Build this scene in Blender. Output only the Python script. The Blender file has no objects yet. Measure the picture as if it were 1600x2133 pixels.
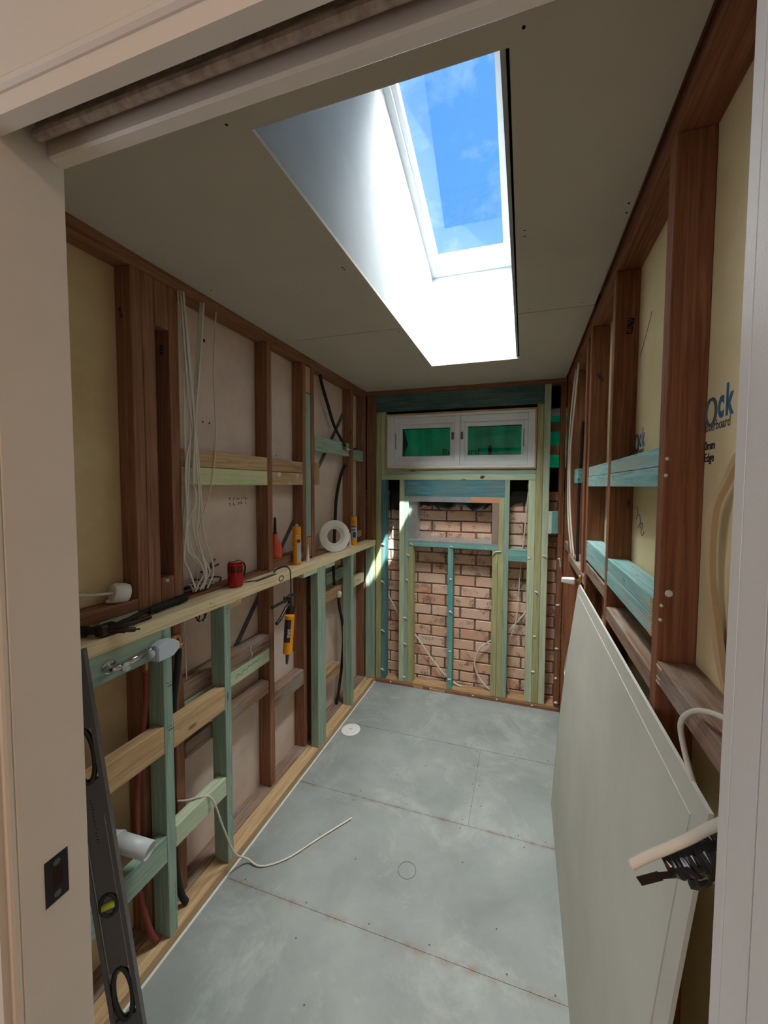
import bpy, bmesh, math, random
from mathutils import Vector, Matrix
random.seed(7)
sc = bpy.context.scene
COL = sc.collection
W = 1.525          # room width between stud faces
H = 2.4            # ceiling height

# ---------------------------------------------------------------- camera
F_PX, YAW, PITCH, ROLL = 779.5, -0.29293479, -0.04748071, 0.00670533
CAM = Vector((1.24292, -2.85941, 1.64057)); PPX, PPY = 855.05, 1048.01
cy_, sy_ = math.cos(YAW), math.sin(YAW); cp_, sp_ = math.cos(PITCH), math.sin(PITCH); cr_, sr_ = math.cos(ROLL), math.sin(ROLL)
fw = Vector((sy_*cp_, cy_*cp_, sp_)); rt = Vector((cy_, -sy_, 0)); up = rt.cross(fw)
r_ = cr_*rt + sr_*up; u_ = -sr_*rt + cr_*up
cam = bpy.data.cameras.new('camera'); camo = bpy.data.objects.new('camera', cam); COL.objects.link(camo)
m = Matrix.Identity(4)
for i in range(3):
    m[i][0] = r_[i]; m[i][1] = u_[i]; m[i][2] = -fw[i]; m[i][3] = CAM[i]
camo.matrix_world = m
cam.sensor_fit = 'HORIZONTAL'; cam.sensor_width = 36.0; cam.lens = 36.0*F_PX/1600
cam.shift_x = -(PPX-800)/1600; cam.shift_y = (PPY-1066.5)/1600
cam.clip_start = 0.01
sc.camera = camo
sc.view_settings.view_transform = 'Standard'; sc.view_settings.look = 'None'
sc.view_settings.exposure = 0.3; sc.view_settings.gamma = 1.0; sc.view_settings.use_curve_mapping = False
try:
    sc.cycles.max_bounces = 10; sc.cycles.diffuse_bounces = 6; sc.cycles.sample_clamp_indirect = 6.0
    sc.cycles.use_denoising = True
except Exception: pass

# ---------------------------------------------------------------- sky and sun
SKY_BLUE = 1.5; SKY_FILL = 56.0; SUN = 20.0; HALL_W = 11.0; HALL_FILL = 1.0; HALL_L = 30.0; HALL_R = 4.5
world = bpy.data.worlds.new('sky'); sc.world = world; world.use_nodes = True
nt = world.node_tree; nt.nodes.clear()
def N(t, **k):
    n = nt.nodes.new(t)
    for a, b in k.items(): setattr(n, a, b)
    return n
out = N('ShaderNodeOutputWorld'); bg = N('ShaderNodeBackground'); tc = N('ShaderNodeTexCoord')
sep = N('ShaderNodeSeparateXYZ'); nt.links.new(tc.outputs['Generated'], sep.inputs[0])
ramp = N('ShaderNodeValToRGB'); nt.links.new(sep.outputs['Z'], ramp.inputs[0])
e = ramp.color_ramp.elements; e[0].position = .2; e[0].color = (.11, .33, .70, 1); e[1].position = .75; e[1].color = (.075, .25, .66, 1)
mp = N('ShaderNodeMapping'); mp.inputs['Scale'].default_value = (2.4, 2.6, 3.6); mp.inputs['Location'].default_value = (.9, .5, 1.15)
nt.links.new(tc.outputs['Generated'], mp.inputs[0])
nz = N('ShaderNodeTexNoise'); nz.inputs['Scale'].default_value = 2.1; nz.inputs['Detail'].default_value = 9; nz.inputs['Roughness'].default_value = .62; nz.inputs['Distortion'].default_value = .35
nt.links.new(mp.outputs[0], nz.inputs[0])
cr = N('ShaderNodeValToRGB'); nt.links.new(nz.outputs[0], cr.inputs[0])
cr.color_ramp.elements[0].position = .50; cr.color_ramp.elements[1].position = .78; cr.color_ramp.elements[1].color = (.75, .75, .75, 1)
mix = N('ShaderNodeMix', data_type='RGBA'); nt.links.new(cr.outputs[0], mix.inputs[0]); nt.links.new(ramp.outputs[0], mix.inputs[6]); mix.inputs[7].default_value = (.42, .58, .75, 1)
# added bright zone of sky, outside the camera's view, to fill the room
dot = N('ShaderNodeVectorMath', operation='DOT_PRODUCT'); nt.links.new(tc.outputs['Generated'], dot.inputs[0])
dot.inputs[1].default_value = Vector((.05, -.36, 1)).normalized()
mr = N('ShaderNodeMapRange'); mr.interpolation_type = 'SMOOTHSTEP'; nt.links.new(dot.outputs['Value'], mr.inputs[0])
mr.inputs[1].default_value = .5; mr.inputs[2].default_value = .84; mr.inputs[3].default_value = 0; mr.inputs[4].default_value = SKY_FILL
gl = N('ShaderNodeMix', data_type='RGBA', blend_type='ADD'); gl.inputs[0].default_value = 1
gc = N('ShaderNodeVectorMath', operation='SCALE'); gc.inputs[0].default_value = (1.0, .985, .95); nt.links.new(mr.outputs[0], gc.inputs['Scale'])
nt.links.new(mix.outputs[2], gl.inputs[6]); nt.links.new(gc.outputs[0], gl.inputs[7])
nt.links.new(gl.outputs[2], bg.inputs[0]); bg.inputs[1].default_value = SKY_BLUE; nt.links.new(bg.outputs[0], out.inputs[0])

def light(name, typ, loc, target=None, direction=None, **k):
    d = bpy.data.lights.new(name, typ); o = bpy.data.objects.new(name, d); COL.objects.link(o); o.location = loc
    dr = Vector(direction) if direction else Vector(target)-Vector(loc)
    o.rotation_euler = dr.to_track_quat('-Z', 'Y').to_euler()
    for a, b in k.items(): setattr(d, a, b)
    return o
light('sun', 'SUN', (1.5, -3, 6), direction=(-.425, .562, -1), energy=SUN, angle=math.radians(.6), color=(1, .96, .88))
po = light('skylight_portal', 'AREA', (.93, -1.02, 3.18), direction=(0, .31, -.95), shape='RECTANGLE', size=.50, size_y=1.1)
po.data.cycles.is_portal = True
# hall lamp, and an added unseen fill panel far behind the camera
light('hall_lamp', 'AREA', (1.2, -3.9, 2.5), direction=(0, 0, -1), shape='DISK', size=.5, energy=HALL_W, color=(1, .62, .36))
light('hall_back_fill', 'AREA', (.3, -5.4, 1.5), target=(1.1, -2.5, 1.3), shape='RECTANGLE', size=1.6, size_y=1.4, energy=HALL_FILL, color=(.95, .98, 1))

# added unseen fill panels at both hall ends, brightening jambs and side walls
light('hall_side_fill', 'AREA', (3.3, -3.9, 1.3), direction=(-1, .5, 0), shape='RECTANGLE', size=1.5, size_y=2.0, energy=HALL_R, color=(1, .98, .95))
light('hall_side_fill', 'AREA', (-1.5, -3.9, 1.3), direction=(1, .5, 0), shape='RECTANGLE', size=1.5, size_y=2.0, energy=HALL_L, color=(.88, .94, 1))

# ---------------------------------------------------------------- materials
def srgb(r, g, b):
    f = lambda c: (c/255/12.92) if c/255 <= .04045 else ((c/255+.055)/1.055)**2.4
    return (f(r), f(g), f(b), 1)
MATS = {}
def mat_base(name):
    mt = bpy.data.materials.new(name); mt.use_nodes = True
    t = mt.node_tree; b = t.nodes['Principled BSDF']; MATS[name] = mt
    return mt, t, b
def mixn(t, fac, a, b, blend='MIX'):
    n = t.nodes.new('ShaderNodeMix'); n.data_type = 'RGBA'; n.blend_type = blend
    for s, v in ((0, fac), (6, a), (7, b)):
        if hasattr(v, 'is_output'): t.links.new(v, n.inputs[s])
        else: n.inputs[s].default_value = v
    return n.outputs[2]
def coords(t, scale=(1, 1, 1), rnd=True, kind='Object'):
    c = t.nodes.new('ShaderNodeTexCoord'); mpn = t.nodes.new('ShaderNodeMapping'); mpn.inputs['Scale'].default_value = scale
    src = c.outputs[kind]
    if rnd:
        oi = t.nodes.new('ShaderNodeObjectInfo'); ml = t.nodes.new('ShaderNodeMath'); ml.operation = 'MULTIPLY'; ml.inputs[1].default_value = 37.0
        t.links.new(oi.outputs['Random'], ml.inputs[0])
        cb = t.nodes.new('ShaderNodeCombineXYZ')
        for i in range(3): t.links.new(ml.outputs[0], cb.inputs[i])
        ad = t.nodes.new('ShaderNodeVectorMath'); ad.operation = 'ADD'; t.links.new(src, ad.inputs[0]); t.links.new(cb.outputs[0], ad.inputs[1]); src = ad.outputs[0]
    t.links.new(src, mpn.inputs[0]); return mpn.outputs[0]
def noise(t, vec, scale=5, detail=4, rough=.55, dist=0):
    n = t.nodes.new('ShaderNodeTexNoise'); n.inputs['Scale'].default_value = scale; n.inputs['Detail'].default_value = detail
    n.inputs['Roughness'].default_value = rough; n.inputs['Distortion'].default_value = dist
    t.links.new(vec, n.inputs['Vector']); return n.outputs[0]
def rampn(t, val, stops):
    n = t.nodes.new('ShaderNodeValToRGB'); t.links.new(val, n.inputs[0]); el = n.color_ramp.elements
    while len(el) < len(stops): el.new(.5)
    for i, (p, c) in enumerate(stops):
        el[i].position = p; el[i].color = c if len(c) == 4 else (*c, 1)
    return n.outputs[0]
def bump(t, b, h, strength=.3, dist=.002):
    n = t.nodes.new('ShaderNodeBump'); n.inputs['Strength'].default_value = strength; n.inputs['Distance'].default_value = dist
    t.links.new(h, n.inputs['Height']); t.links.new(n.outputs[0], b.inputs['Normal'])
BW = lambda v: (v, v, v, 1)
def wood(name, dark, mid, light_, patch=None, patch_at=.6, knots=True, rough=.78, splat=None, splat_at=.7, band=60, knotcol=None):
    mt, t, b = mat_base(name)
    g = noise(t, coords(t, (2.2, band, band)), 1.6, 5, .6, .7)
    c = rampn(t, g, [(.32, dark), (.5, mid), (.68, light_)])
    big = noise(t, coords(t, (1.3, 5, 5)), 2.2, 3, .5, .3)
    c = mixn(t, rampn(t, big, [(.3, BW(.0)), (.75, BW(.35))]), c, dark)
    if patch:
        p = noise(t, coords(t, (2.6, 13, 13)), 1.5, 6, .66, .6)
        c = mixn(t, rampn(t, p, [(patch_at-.1, BW(0)), (patch_at+.08, BW(.85))]), c, patch)
    if knots:
        v = t.nodes.new('ShaderNodeTexVoronoi'); v.inputs['Scale'].default_value = 1.0
        t.links.new(coords(t, (3.1, 9, 9)), v.inputs['Vector'])
        kc = knotcol or tuple(x*.35 for x in dark[:3])+(1,)
        c = mixn(t, rampn(t, v.outputs['Distance'], [(.045, BW(.8)), (.085, BW(0))]), c, kc)
    if splat:
        s = noise(t, coords(t, (9, 40, 40)), 1.4, 8, .75, .2)
        c = mixn(t, rampn(t, s, [(splat_at-.015, BW(0)), (splat_at+.015, BW(.8))]), c, splat)
    t.links.new(c, b.inputs['Base Color']); b.inputs['Roughness'].default_value = rough
    b.inputs['Specular IOR Level'].default_value = .25
    bump(t, b, g, .25, .0015)
    return mt
def plain(name, col, rough=.6, metal=0, spec=.4, var=None, vscale=6, bmp=0, bscale=120, coat=0):
    mt, t, b = mat_base(name); b.inputs['Roughness'].default_value = rough; b.inputs['Metallic'].default_value = metal; b.inputs['Specular IOR Level'].default_value = spec
    if coat: b.inputs['Coat Weight'].default_value = coat
    nn = noise(t, coords(t), vscale, 6, .6)
    c = mixn(t, rampn(t, nn, [(.4, BW(0)), (.72, BW(1))]), col, var if var else tuple(x*.9 for x in col[:3])+(1,))
    t.links.new(c, b.inputs['Base Color'])
    if bmp: bump(t, b, noise(t, coords(t), bscale, 3, .5), bmp, .001)
    return mt
brown = wood('old_hardwood', srgb(116, 78, 58), srgb(142, 100, 76), srgb(162, 120, 94), splat=srgb(205, 180, 150), splat_at=.74)
brownr = wood('old_hardwood_red', srgb(108, 66, 46), srgb(138, 90, 64), srgb(158, 108, 80), splat=srgb(190, 150, 120), splat_at=.78)
dusty = wood('dusty_old_timber', srgb(112, 84, 66), srgb(140, 112, 94), srgb(166, 142, 126), patch=srgb(150, 140, 134), patch_at=.55)
tan = wood('tan_pine', srgb(170, 136, 98), srgb(192, 160, 120), srgb(208, 180, 142), patch=srgb(174, 134, 96), patch_at=.68, band=45)
oldpine = wood('weathered_pine', srgb(150, 116, 82), srgb(178, 142, 104), srgb(198, 166, 130), patch=srgb(132, 104, 84), patch_at=.6, band=45)
palebeam = wood('pale_treated_pine', srgb(204, 180, 138), srgb(226, 208, 170), srgb(238, 226, 194), patch=srgb(216, 204, 152), patch_at=.66, band=80)
green = wood('green_treated_pine', srgb(124, 148, 134), srgb(146, 170, 157), srgb(168, 190, 176), patch=srgb(162, 172, 142), patch_at=.6, band=42)
palegreen = wood('pale_green_pine', srgb(160, 174, 148), srgb(186, 198, 170), srgb(206, 214, 188), patch=srgb(194, 198, 154), patch_at=.6, band=42)
olive = wood('olive_treated_pine', srgb(150, 148, 104), srgb(172, 170, 124), srgb(190, 188, 146), patch=srgb(142, 162, 130), patch_at=.64, band=42)
teal = wood('teal_stained_pine', srgb(98, 146, 140), srgb(122, 168, 160), srgb(150, 190, 180), patch=srgb(98, 154, 160), patch_at=.56, band=38)
blue = wood('blue_stained_pine', srgb(54, 108, 124), srgb(80, 136, 146), srgb(114, 160, 164), patch=srgb(108, 126, 122), patch_at=.54, band=38, splat=srgb(140, 120, 100), splat_at=.68)
bluelt = wood('worn_blue_pine', srgb(108, 160, 162), srgb(144, 188, 186), srgb(170, 206, 206), patch=srgb(170, 174, 164), patch_at=.55, band=50, splat=srgb(60, 120, 136), splat_at=.62)
beamgr = wood('dark_green_beam', srgb(66, 92, 92), srgb(84, 112, 110), srgb(104, 130, 126), patch=srgb(60, 82, 100), patch_at=.6, band=30)
pinkwall = plain('pinkish_fibre_sheet', srgb(214, 194, 182), .9, var=srgb(202, 180, 168), vscale=9, bmp=.2, spec=.1)
beigewall = plain('beige_board_back', srgb(214, 192, 154), .9, var=srgb(196, 168, 126), vscale=4, spec=.1)
creamwall = plain('cream_plasterboard_back', srgb(228, 212, 170), .9, var=srgb(214, 194, 152), vscale=3, bmp=.1, spec=.1)
ceilm = plain('unpainted_plasterboard', srgb(196, 190, 180), .9, var=srgb(188, 182, 172), vscale=2.5, spec=.1)
shaftm = plain('white_shaft_lining', srgb(166, 170, 174), .9, var=srgb(158, 162, 166), vscale=7, spec=.15)
whitep = plain('white_gloss_paint', srgb(222, 218, 212), .42, var=srgb(214, 209, 202), vscale=3, bmp=.12, bscale=160, spec=.4)
jambp = plain('rolled_white_paint', srgb(222, 220, 220), .38, var=srgb(212, 210, 208), vscale=3, bmp=.35, bscale=420, spec=.5)
hallp = plain('cream_wall_paint', srgb(218, 206, 190), .6, spec=.3)
upvc = plain('white_upvc', srgb(232, 236, 240), .35, spec=.5)
dark = plain('dark_gap', srgb(24, 22, 24), .9, spec=.1)
blackpl = plain('black_plastic', srgb(26, 26, 28), .35, spec=.5)
blackrub = plain('black_rubber', srgb(34, 34, 34), .7, spec=.3)
steelgrey = plain('dull_galvanised_steel', srgb(104, 108, 106), .5, metal=.6, var=srgb(78, 82, 82), vscale=30)
steel = plain('hammer_steel', srgb(66, 58, 54), .45, metal=.8, var=srgb(44, 38, 36), vscale=20)
chrome = plain('chrome', srgb(200, 202, 204), .15, metal=1)
foil = plain('silver_foil_flashing', srgb(205, 212, 216), .38, metal=.75, var=srgb(186, 190, 192), vscale=14, bmp=.4, bscale=30)
brass = plain('brass', srgb(180, 140, 90), .35, metal=.9)
copper = plain('copper', srgb(190, 130, 95), .35, metal=.9)
cablew = plain('white_cable_sheath', srgb(214, 208, 196), .5, spec=.4)
whitepl = plain('white_plastic', srgb(228, 228, 224), .4, spec=.5)
clearpl = plain('cloudy_plastic', srgb(196, 206, 220), .35, spec=.5)
pvc = plain('white_pvc', srgb(208, 214, 216), .35, spec=.5)
adhes = plain('dried_white_adhesive', srgb(214, 216, 212), .6)
redlag = plain('red_pipe_lagging', srgb(128, 60, 50), .6)
redpl = plain('red_anodised', srgb(122, 30, 40), .4)
rust = plain('rusty_track', srgb(176, 164, 154), .7, metal=.1, var=srgb(136, 120, 108), vscale=60)
orange = plain('orange_red_plastic', srgb(226, 92, 62), .45)
yellow = plain('yellow_orange_print', srgb(232, 156, 22), .35)
labelgrey = plain('grey_label', srgb(186, 196, 206), .5)
labeldark = plain('dark_label', srgb(52, 48, 60), .5)
inkblue = plain('blue_ink', srgb(62, 106, 140), .8)
inkgrey = plain('grey_ink', srgb(88, 96, 104), .8)
inkblack = plain('black_ink', srgb(30, 32, 34), .8)
canred = plain('red_can_paint', srgb(176, 12, 22), .22, metal=.45, coat=.4)
candark = plain('dark_can_script', srgb(58, 6, 14), .3, metal=.3)
alu = plain('can_aluminium', srgb(205, 208, 210), .25, metal=1)
levelm = plain('level_charcoal', srgb(96, 92, 94), .45, metal=.3)
leveled = plain('level_rail_line', srgb(170, 166, 158), .4, metal=.5)
vial = plain('vial_yellow', srgb(190, 200, 60), .2)
sheetm = plain('cement_sheet', srgb(186, 184, 174), .8, var=srgb(177, 175, 165), vscale=4, spec=.2)
sheetedge = plain('cement_sheet_edge', srgb(204, 203, 194), .8)
membr = plain('black_membrane', srgb(30, 32, 36), .3, bmp=.6, bscale=12)
tapem = plain('black_tape', srgb(22, 22, 26), .18, spec=.7, bmp=.5, bscale=25)
bluey = plain('bluetack_white', srgb(230, 230, 226), .6)
knotm = plain('wood_knot', srgb(120, 78, 48), .8)
# green woven sheet outside the window, lets light through
mt, t, b = mat_base('green_mesh_sheet')
cg = mixn(t, rampn(t, noise(t, coords(t, (1, 1, .3)), 12, 4), [(.35, BW(0)), (.7, BW(1))]), srgb(10, 178, 126), srgb(4, 146, 104))
t.links.new(cg, b.inputs['Base Color']); b.inputs['Roughness'].default_value = .6
tl = t.nodes.new('ShaderNodeBsdfTranslucent'); t.links.new(cg, tl.inputs[0]); ms = t.nodes.new('ShaderNodeMixShader'); ms.inputs[0].default_value = .75
t.links.new(b.outputs[0], ms.inputs[1]); t.links.new(tl.outputs[0], ms.inputs[2]); t.links.new(ms.outputs[0], t.nodes['Material Output'].inputs[0])
greensheet = mt
# thin window glass
mt, t, b = mat_base('clear_glass')
tr = t.nodes.new('ShaderNodeBsdfTransparent'); tr.inputs[0].default_value = (.95, .98, .98, 1); gs = t.nodes.new('ShaderNodeBsdfGlossy'); gs.inputs['Roughness'].default_value = .02
ms = t.nodes.new('ShaderNodeMixShader'); ms.inputs[0].default_value = .06
t.links.new(tr.outputs[0], ms.inputs[1]); t.links.new(gs.outputs[0], ms.inputs[2]); t.links.new(ms.outputs[0], t.nodes['Material Output'].inputs[0])
glass = mt
# bricks: each brick its own tint, dark burnt specks
mt, t, b = mat_base('speckled_brick')
gi = t.nodes.new('ShaderNodeNewGeometry')
c = rampn(t, gi.outputs['Random Per Island'], [(0, srgb(220, 184, 164)), (.35, srgb(232, 202, 182)), (.7, srgb(226, 184, 158)), (1, srgb(214, 164, 136))])
c = mixn(t, rampn(t, noise(t, coords(t, rnd=False), 9, 4), [(.4, BW(0)), (.7, BW(.7))]), c, srgb(222, 182, 156))
v = noise(t, coords(t, rnd=False), 150, 2, .6); v2 = noise(t, coords(t, rnd=False), 13, 2)
ml = t.nodes.new('ShaderNodeMath'); ml.operation = 'MULTIPLY'; t.links.new(v, ml.inputs[0]); t.links.new(v2, ml.inputs[1])
c = mixn(t, rampn(t, ml.outputs[0], [(.31, BW(0)), (.335, BW(.75))]), c, srgb(84, 66, 60))
t.links.new(c, b.inputs['Base Color']); b.inputs['Roughness'].default_value = .9; bump(t, b, v, .4, .002)
brickm = mt
lime = wood('lime_pine', srgb(188, 190, 146), srgb(204, 206, 164), srgb(218, 218, 180), patch=srgb(212, 212, 164), patch_at=.62, band=50)
mortar = plain('mortar', srgb(132, 112, 98), .95, var=srgb(96, 82, 74), vscale=30, bmp=.5, bscale=60)
# floor: grey sheet flooring, chalky scuffs, brown glue stains along the joints
mt, t, b = mat_base('grey_floor_sheet')
ob = coords(t, rnd=False)
c = rampn(t, noise(t, ob, 3.2, 6, .6, .3), [(.3, srgb(126, 130, 130)), (.7, srgb(150, 154, 152))])
c = mixn(t, rampn(t, noise(t, ob, 2.3, 9, .74, .5), [(.52, BW(0)), (.70, BW(.55))]), c, srgb(180, 184, 180))
c = mixn(t, rampn(t, noise(t, coords(t, (1, 1.4, 1), rnd=False), 22, 10, .8, 1.0), [(.66, BW(0)), (.7, BW(.5))]), c, srgb(206, 212, 210))
c = mixn(t, rampn(t, noise(t, ob, 16, 6, .7), [(.64, BW(0)), (.72, BW(.4))]), c, srgb(108, 112, 112))
sp = t.nodes.new('ShaderNodeSeparateXYZ'); t.links.new(ob, sp.inputs[0])
for ys, wd, x0, x1 in ((-1.655, .022, .28, 1.45), (-1.12, .016, .2, 1.3), (-.575, .008, .2, .75)):
    a = t.nodes.new('ShaderNodeMath'); a.operation = 'SUBTRACT'; t.links.new(sp.outputs['Y'], a.inputs[0]); a.inputs[1].default_value = ys
    ab = t.nodes.new('ShaderNodeMath'); ab.operation = 'ABSOLUTE'; t.links.new(a.outputs[0], ab.inputs[0])
    mrr = t.nodes.new('ShaderNodeMapRange'); t.links.new(ab.outputs[0], mrr.inputs[0]); mrr.inputs[1].default_value = 0; mrr.inputs[2].default_value = wd; mrr.inputs[3].default_value = 1; mrr.inputs[4].default_value = 0
    nn = rampn(t, noise(t, ob, 14, 6, .75), [(.44, BW(0)), (.62, BW(.8))])
    mm = t.nodes.new('ShaderNodeMath'); mm.operation = 'MULTIPLY'; t.links.new(mrr.outputs[0], mm.inputs[0]); t.links.new(nn, mm.inputs[1])
    c = mixn(t, mm.outputs[0], c, srgb(128, 104, 88))
t.links.new(c, b.inputs['Base Color']); b.inputs['Roughness'].default_value = .62; b.inputs['Specular IOR Level'].default_value = .35
floorm = mt

# ---------------------------------------------------------------- helpers
def tag(o, label=None, cat=None, group=None, kind=None):
    if label: o['label'] = label
    if cat: o['category'] = cat
    if group: o['group'] = group
    if kind: o['kind'] = kind
    return o
def link(name, bm, mats, parent=None, smooth=False, loc=None, rot=None):
    me = bpy.data.meshes.new(name); bm.normal_update(); bm.to_mesh(me); bm.free()
    for mm_ in (mats if isinstance(mats, (list, tuple)) else [mats]): me.materials.append(mm_)
    if smooth:
        for p in me.polygons: p.use_smooth = True
    o = bpy.data.objects.new(name, me); COL.objects.link(o)
    if loc: o.location = loc
    if rot: o.rotation_euler = rot
    if parent: o.parent = parent
    return o
def thing(name, label, cat, loc=(0, 0, 0), group=None, kind=None, rot=None):
    o = bpy.data.objects.new(name, None); o.empty_display_size = .05; COL.objects.link(o); o.location = loc
    if rot: o.rotation_euler = rot
    return tag(o, label, cat, group, kind)
def add_box(bm, x0, x1, y0, y1, z0, z1, mi=0, bev=0):
    vs = [bm.verts.new((x, y, z)) for x in (x0, x1) for y in (y0, y1) for z in (z0, z1)]
    fs = [bm.faces.new([vs[i] for i in q]) for q in ((0, 1, 3, 2), (4, 6, 7, 5), (0, 4, 5, 1), (2, 3, 7, 6), (0, 2, 6, 4), (1, 5, 7, 3))]
    for f in fs: f.material_index = mi
    if bev:
        r = bmesh.ops.bevel(bm, geom=list({e for f in fs for e in f.edges}), offset=bev, segments=1, affect='EDGES')
        for f in r['faces']: f.material_index = mi
    return fs
def box(name, b6, mt_, parent=None, bev=.0015, pl=None):
    """one box as its own mesh; local X along its longest side"""
    x0, x1, y0, y1, z0, z1 = b6
    c = Vector(((x0+x1)/2, (y0+y1)/2, (z0+z1)/2)); d = (x1-x0, y1-y0, z1-z0)
    k = max(range(3), key=lambda i: d[i])
    bm = bmesh.new()
    if k == 0: s = d; rot = (0, 0, 0)
    elif k == 1: s = (d[1], d[0], d[2]); rot = (0, 0, math.pi/2)
    else: s = (d[2], d[1], d[0]); rot = (0, -math.pi/2, 0)
    add_box(bm, -s[0]/2, s[0]/2, -s[1]/2, s[1]/2, -s[2]/2, s[2]/2, bev=min(bev, min(s)*.3))
    loc = c - (Vector(pl) if pl else Vector((0, 0, 0)))
    return link(name, bm, mt_, parent, loc=loc, rot=rot)
def tim(name, label, b6, mt_, group=None, cat='timber', bev=.0015):
    return tag(box(name, b6, mt_, bev=bev), label, cat, group)
def struct(o): o['kind'] = 'structure'; return o
def crom(pts, n=8):
    P = [Vector(p) for p in pts]; P = [2*P[0]-P[1]] + P + [2*P[-1]-P[-2]]; out_ = []
    for i in range(1, len(P)-2):
        for k in range(n):
            s = k/n; a, b_, c_, d = P[i-1:i+3]
            out_.append(.5*((2*b_)+(-a+c_)*s+(2*a-5*b_+4*c_-d)*s*s+(-a+3*b_-3*c_+d)*s**3))
    out_.append(P[-2]); return out_
def add_tube(bm, pts, r, seg=8, smooth=True, flat=1.0, cap=True, n=8, radii=None, mi=0):
    P = crom(pts, n) if smooth and len(pts) > 2 else [Vector(p) for p in pts]
    rings = []; t0 = (P[1]-P[0]).normalized()
    ref = Vector((0, 0, 1)) if abs(t0.z) < .9 else Vector((1, 0, 0))
    nrm = t0.cross(ref).normalized()
    for i, p in enumerate(P):
        tn = (P[min(i+1, len(P)-1)]-P[max(i-1, 0)]).normalized()
        nrm = (nrm-tn*nrm.dot(tn)).normalized(); bn = tn.cross(nrm)
        rr = r if radii is None else radii[min(len(radii)-1, int(i*(len(radii)-1)/(len(P)-1)+.5))]
        rings.append([bm.verts.new(p+nrm*math.cos(a)*rr+bn*math.sin(a)*rr*flat) for a in [2*math.pi*k/seg for k in range(seg)]])
    for a, b_ in zip(rings, rings[1:]):
        for k in range(seg):
            f = bm.faces.new((a[k], a[(k+1) % seg], b_[(k+1) % seg], b_[k])); f.material_index = mi
    if cap:
        f = bm.faces.new(rings[0][::-1]); f.material_index = mi; f = bm.faces.new(rings[-1]); f.material_index = mi
def tube(name, pts, r, mt_, parent=None, **k):
    bm = bmesh.new(); add_tube(bm, pts, r, **k); return link(name, bm, mt_, parent, smooth=True)
def add_lathe(bm, prof, seg=28, mi=0, M=None, cap=True):
    rings = []
    for r, z in prof:
        ring = []
        for k in range(seg):
            a = 2*math.pi*k/seg; v = Vector((r*math.cos(a), r*math.sin(a), z)); ring.append(bm.verts.new(M @ v if M else v))
        rings.append(ring)
    for a, b_ in zip(rings, rings[1:]):
        for k in range(seg):
            f = bm.faces.new((a[k], a[(k+1) % seg], b_[(k+1) % seg], b_[k])); f.material_index = mi
    if cap:
        if prof[0][0] > 1e-5: f = bm.faces.new(rings[0][::-1]); f.material_index = mi
        if prof[-1][0] > 1e-5: f = bm.faces.new(rings[-1]); f.material_index = mi
def lathe(name, prof, mt_, parent=None, loc=None, rot=None, seg=28, cap=True, auto=True):
    bm = bmesh.new(); add_lathe(bm, prof, seg, cap=cap); o = link(name, bm, mt_, parent, loc=loc, rot=rot)
    for p in o.data.polygons: p.use_smooth = len(p.vertices) == 4
    try: o.data.set_sharp_from_angle(angle=math.radians(35))
    except Exception: pass
    return o
def text(name, s, size, origin, right, upv, mt_, parent=None, bold=0, sx=1, space=1.0, bend=None):
    cu = bpy.data.curves.new(name, 'FONT'); cu.body = s; cu.size = size; cu.offset = bold; cu.extrude = .0002; cu.resolution_u = 3; cu.space_character = space
    tmp = bpy.data.objects.new('tmp_text', cu); COL.objects.link(tmp)
    bpy.context.view_layer.update()
    me = bpy.data.meshes.new_from_object(tmp.evaluated_get(bpy.context.evaluated_depsgraph_get()))
    bpy.data.objects.remove(tmp)
    R_, U_ = Vector(right).normalized(), Vector(upv).normalized(); Nn = R_.cross(U_)
    if bend:
        for v_ in me.vertices:
            a = v_.co.x*sx/bend; v_.co = Vector((math.sin(a)*(bend+v_.co.z), v_.co.y, math.cos(a)*(bend+v_.co.z)))
    else:
        for v_ in me.vertices: v_.co.x *= sx
    M = Matrix((R_, U_, Nn)).transposed().to_4x4(); M.translation = Vector(origin)
    me.transform(M); me.materials.clear(); me.materials.append(mt_); me.name = name
    o = bpy.data.objects.new(name, me); COL.objects.link(o)
    if parent:
        o.parent = parent; bpy.context.view_layer.update()
        o.matrix_parent_inverse = parent.matrix_world.inverted()
    return o
def keep(o, parent):
    """parent a world-space mesh under a thing without moving it"""
    bpy.context.view_layer.update(); o.parent = parent; o.matrix_parent_inverse = parent.matrix_world.inverted(); return o
def marks(name, parent, mt_, c, right, upv, w, h, rows, seedv=1):
    """small smudged ink strokes"""
    rd = random.Random(seedv); bm = bmesh.new(); R_, U_ = Vector(right).normalized(), Vector(upv).normalized(); Nn = R_.cross(U_)
    for j in range(rows):
        n = max(3, int(w/h*rows*1.1)); cell = w/n; hh = h/rows*.72
        for i in range(n):
            for q in range(2):
                x = -w/2+cell*(i+rd.uniform(.1, .6)); y = h/2-(j+.5)*h/rows+rd.uniform(-.25, .25)*hh
                ww, hx = (cell*.14, hh*rd.uniform(.4, .9)) if q else (cell*rd.uniform(.3, .6), hh*.16)
                ps = [Vector(c)+R_*(x+a*ww)+U_*(y+b_*hx*.5)+Nn*.0004 for a, b_ in ((0, -1), (1, -1), (1, 1), (0, 1))]
                bm.faces.new([bm.verts.new(p) for p in ps])
    return keep(link(name, bm, mt_), parent)

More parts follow.
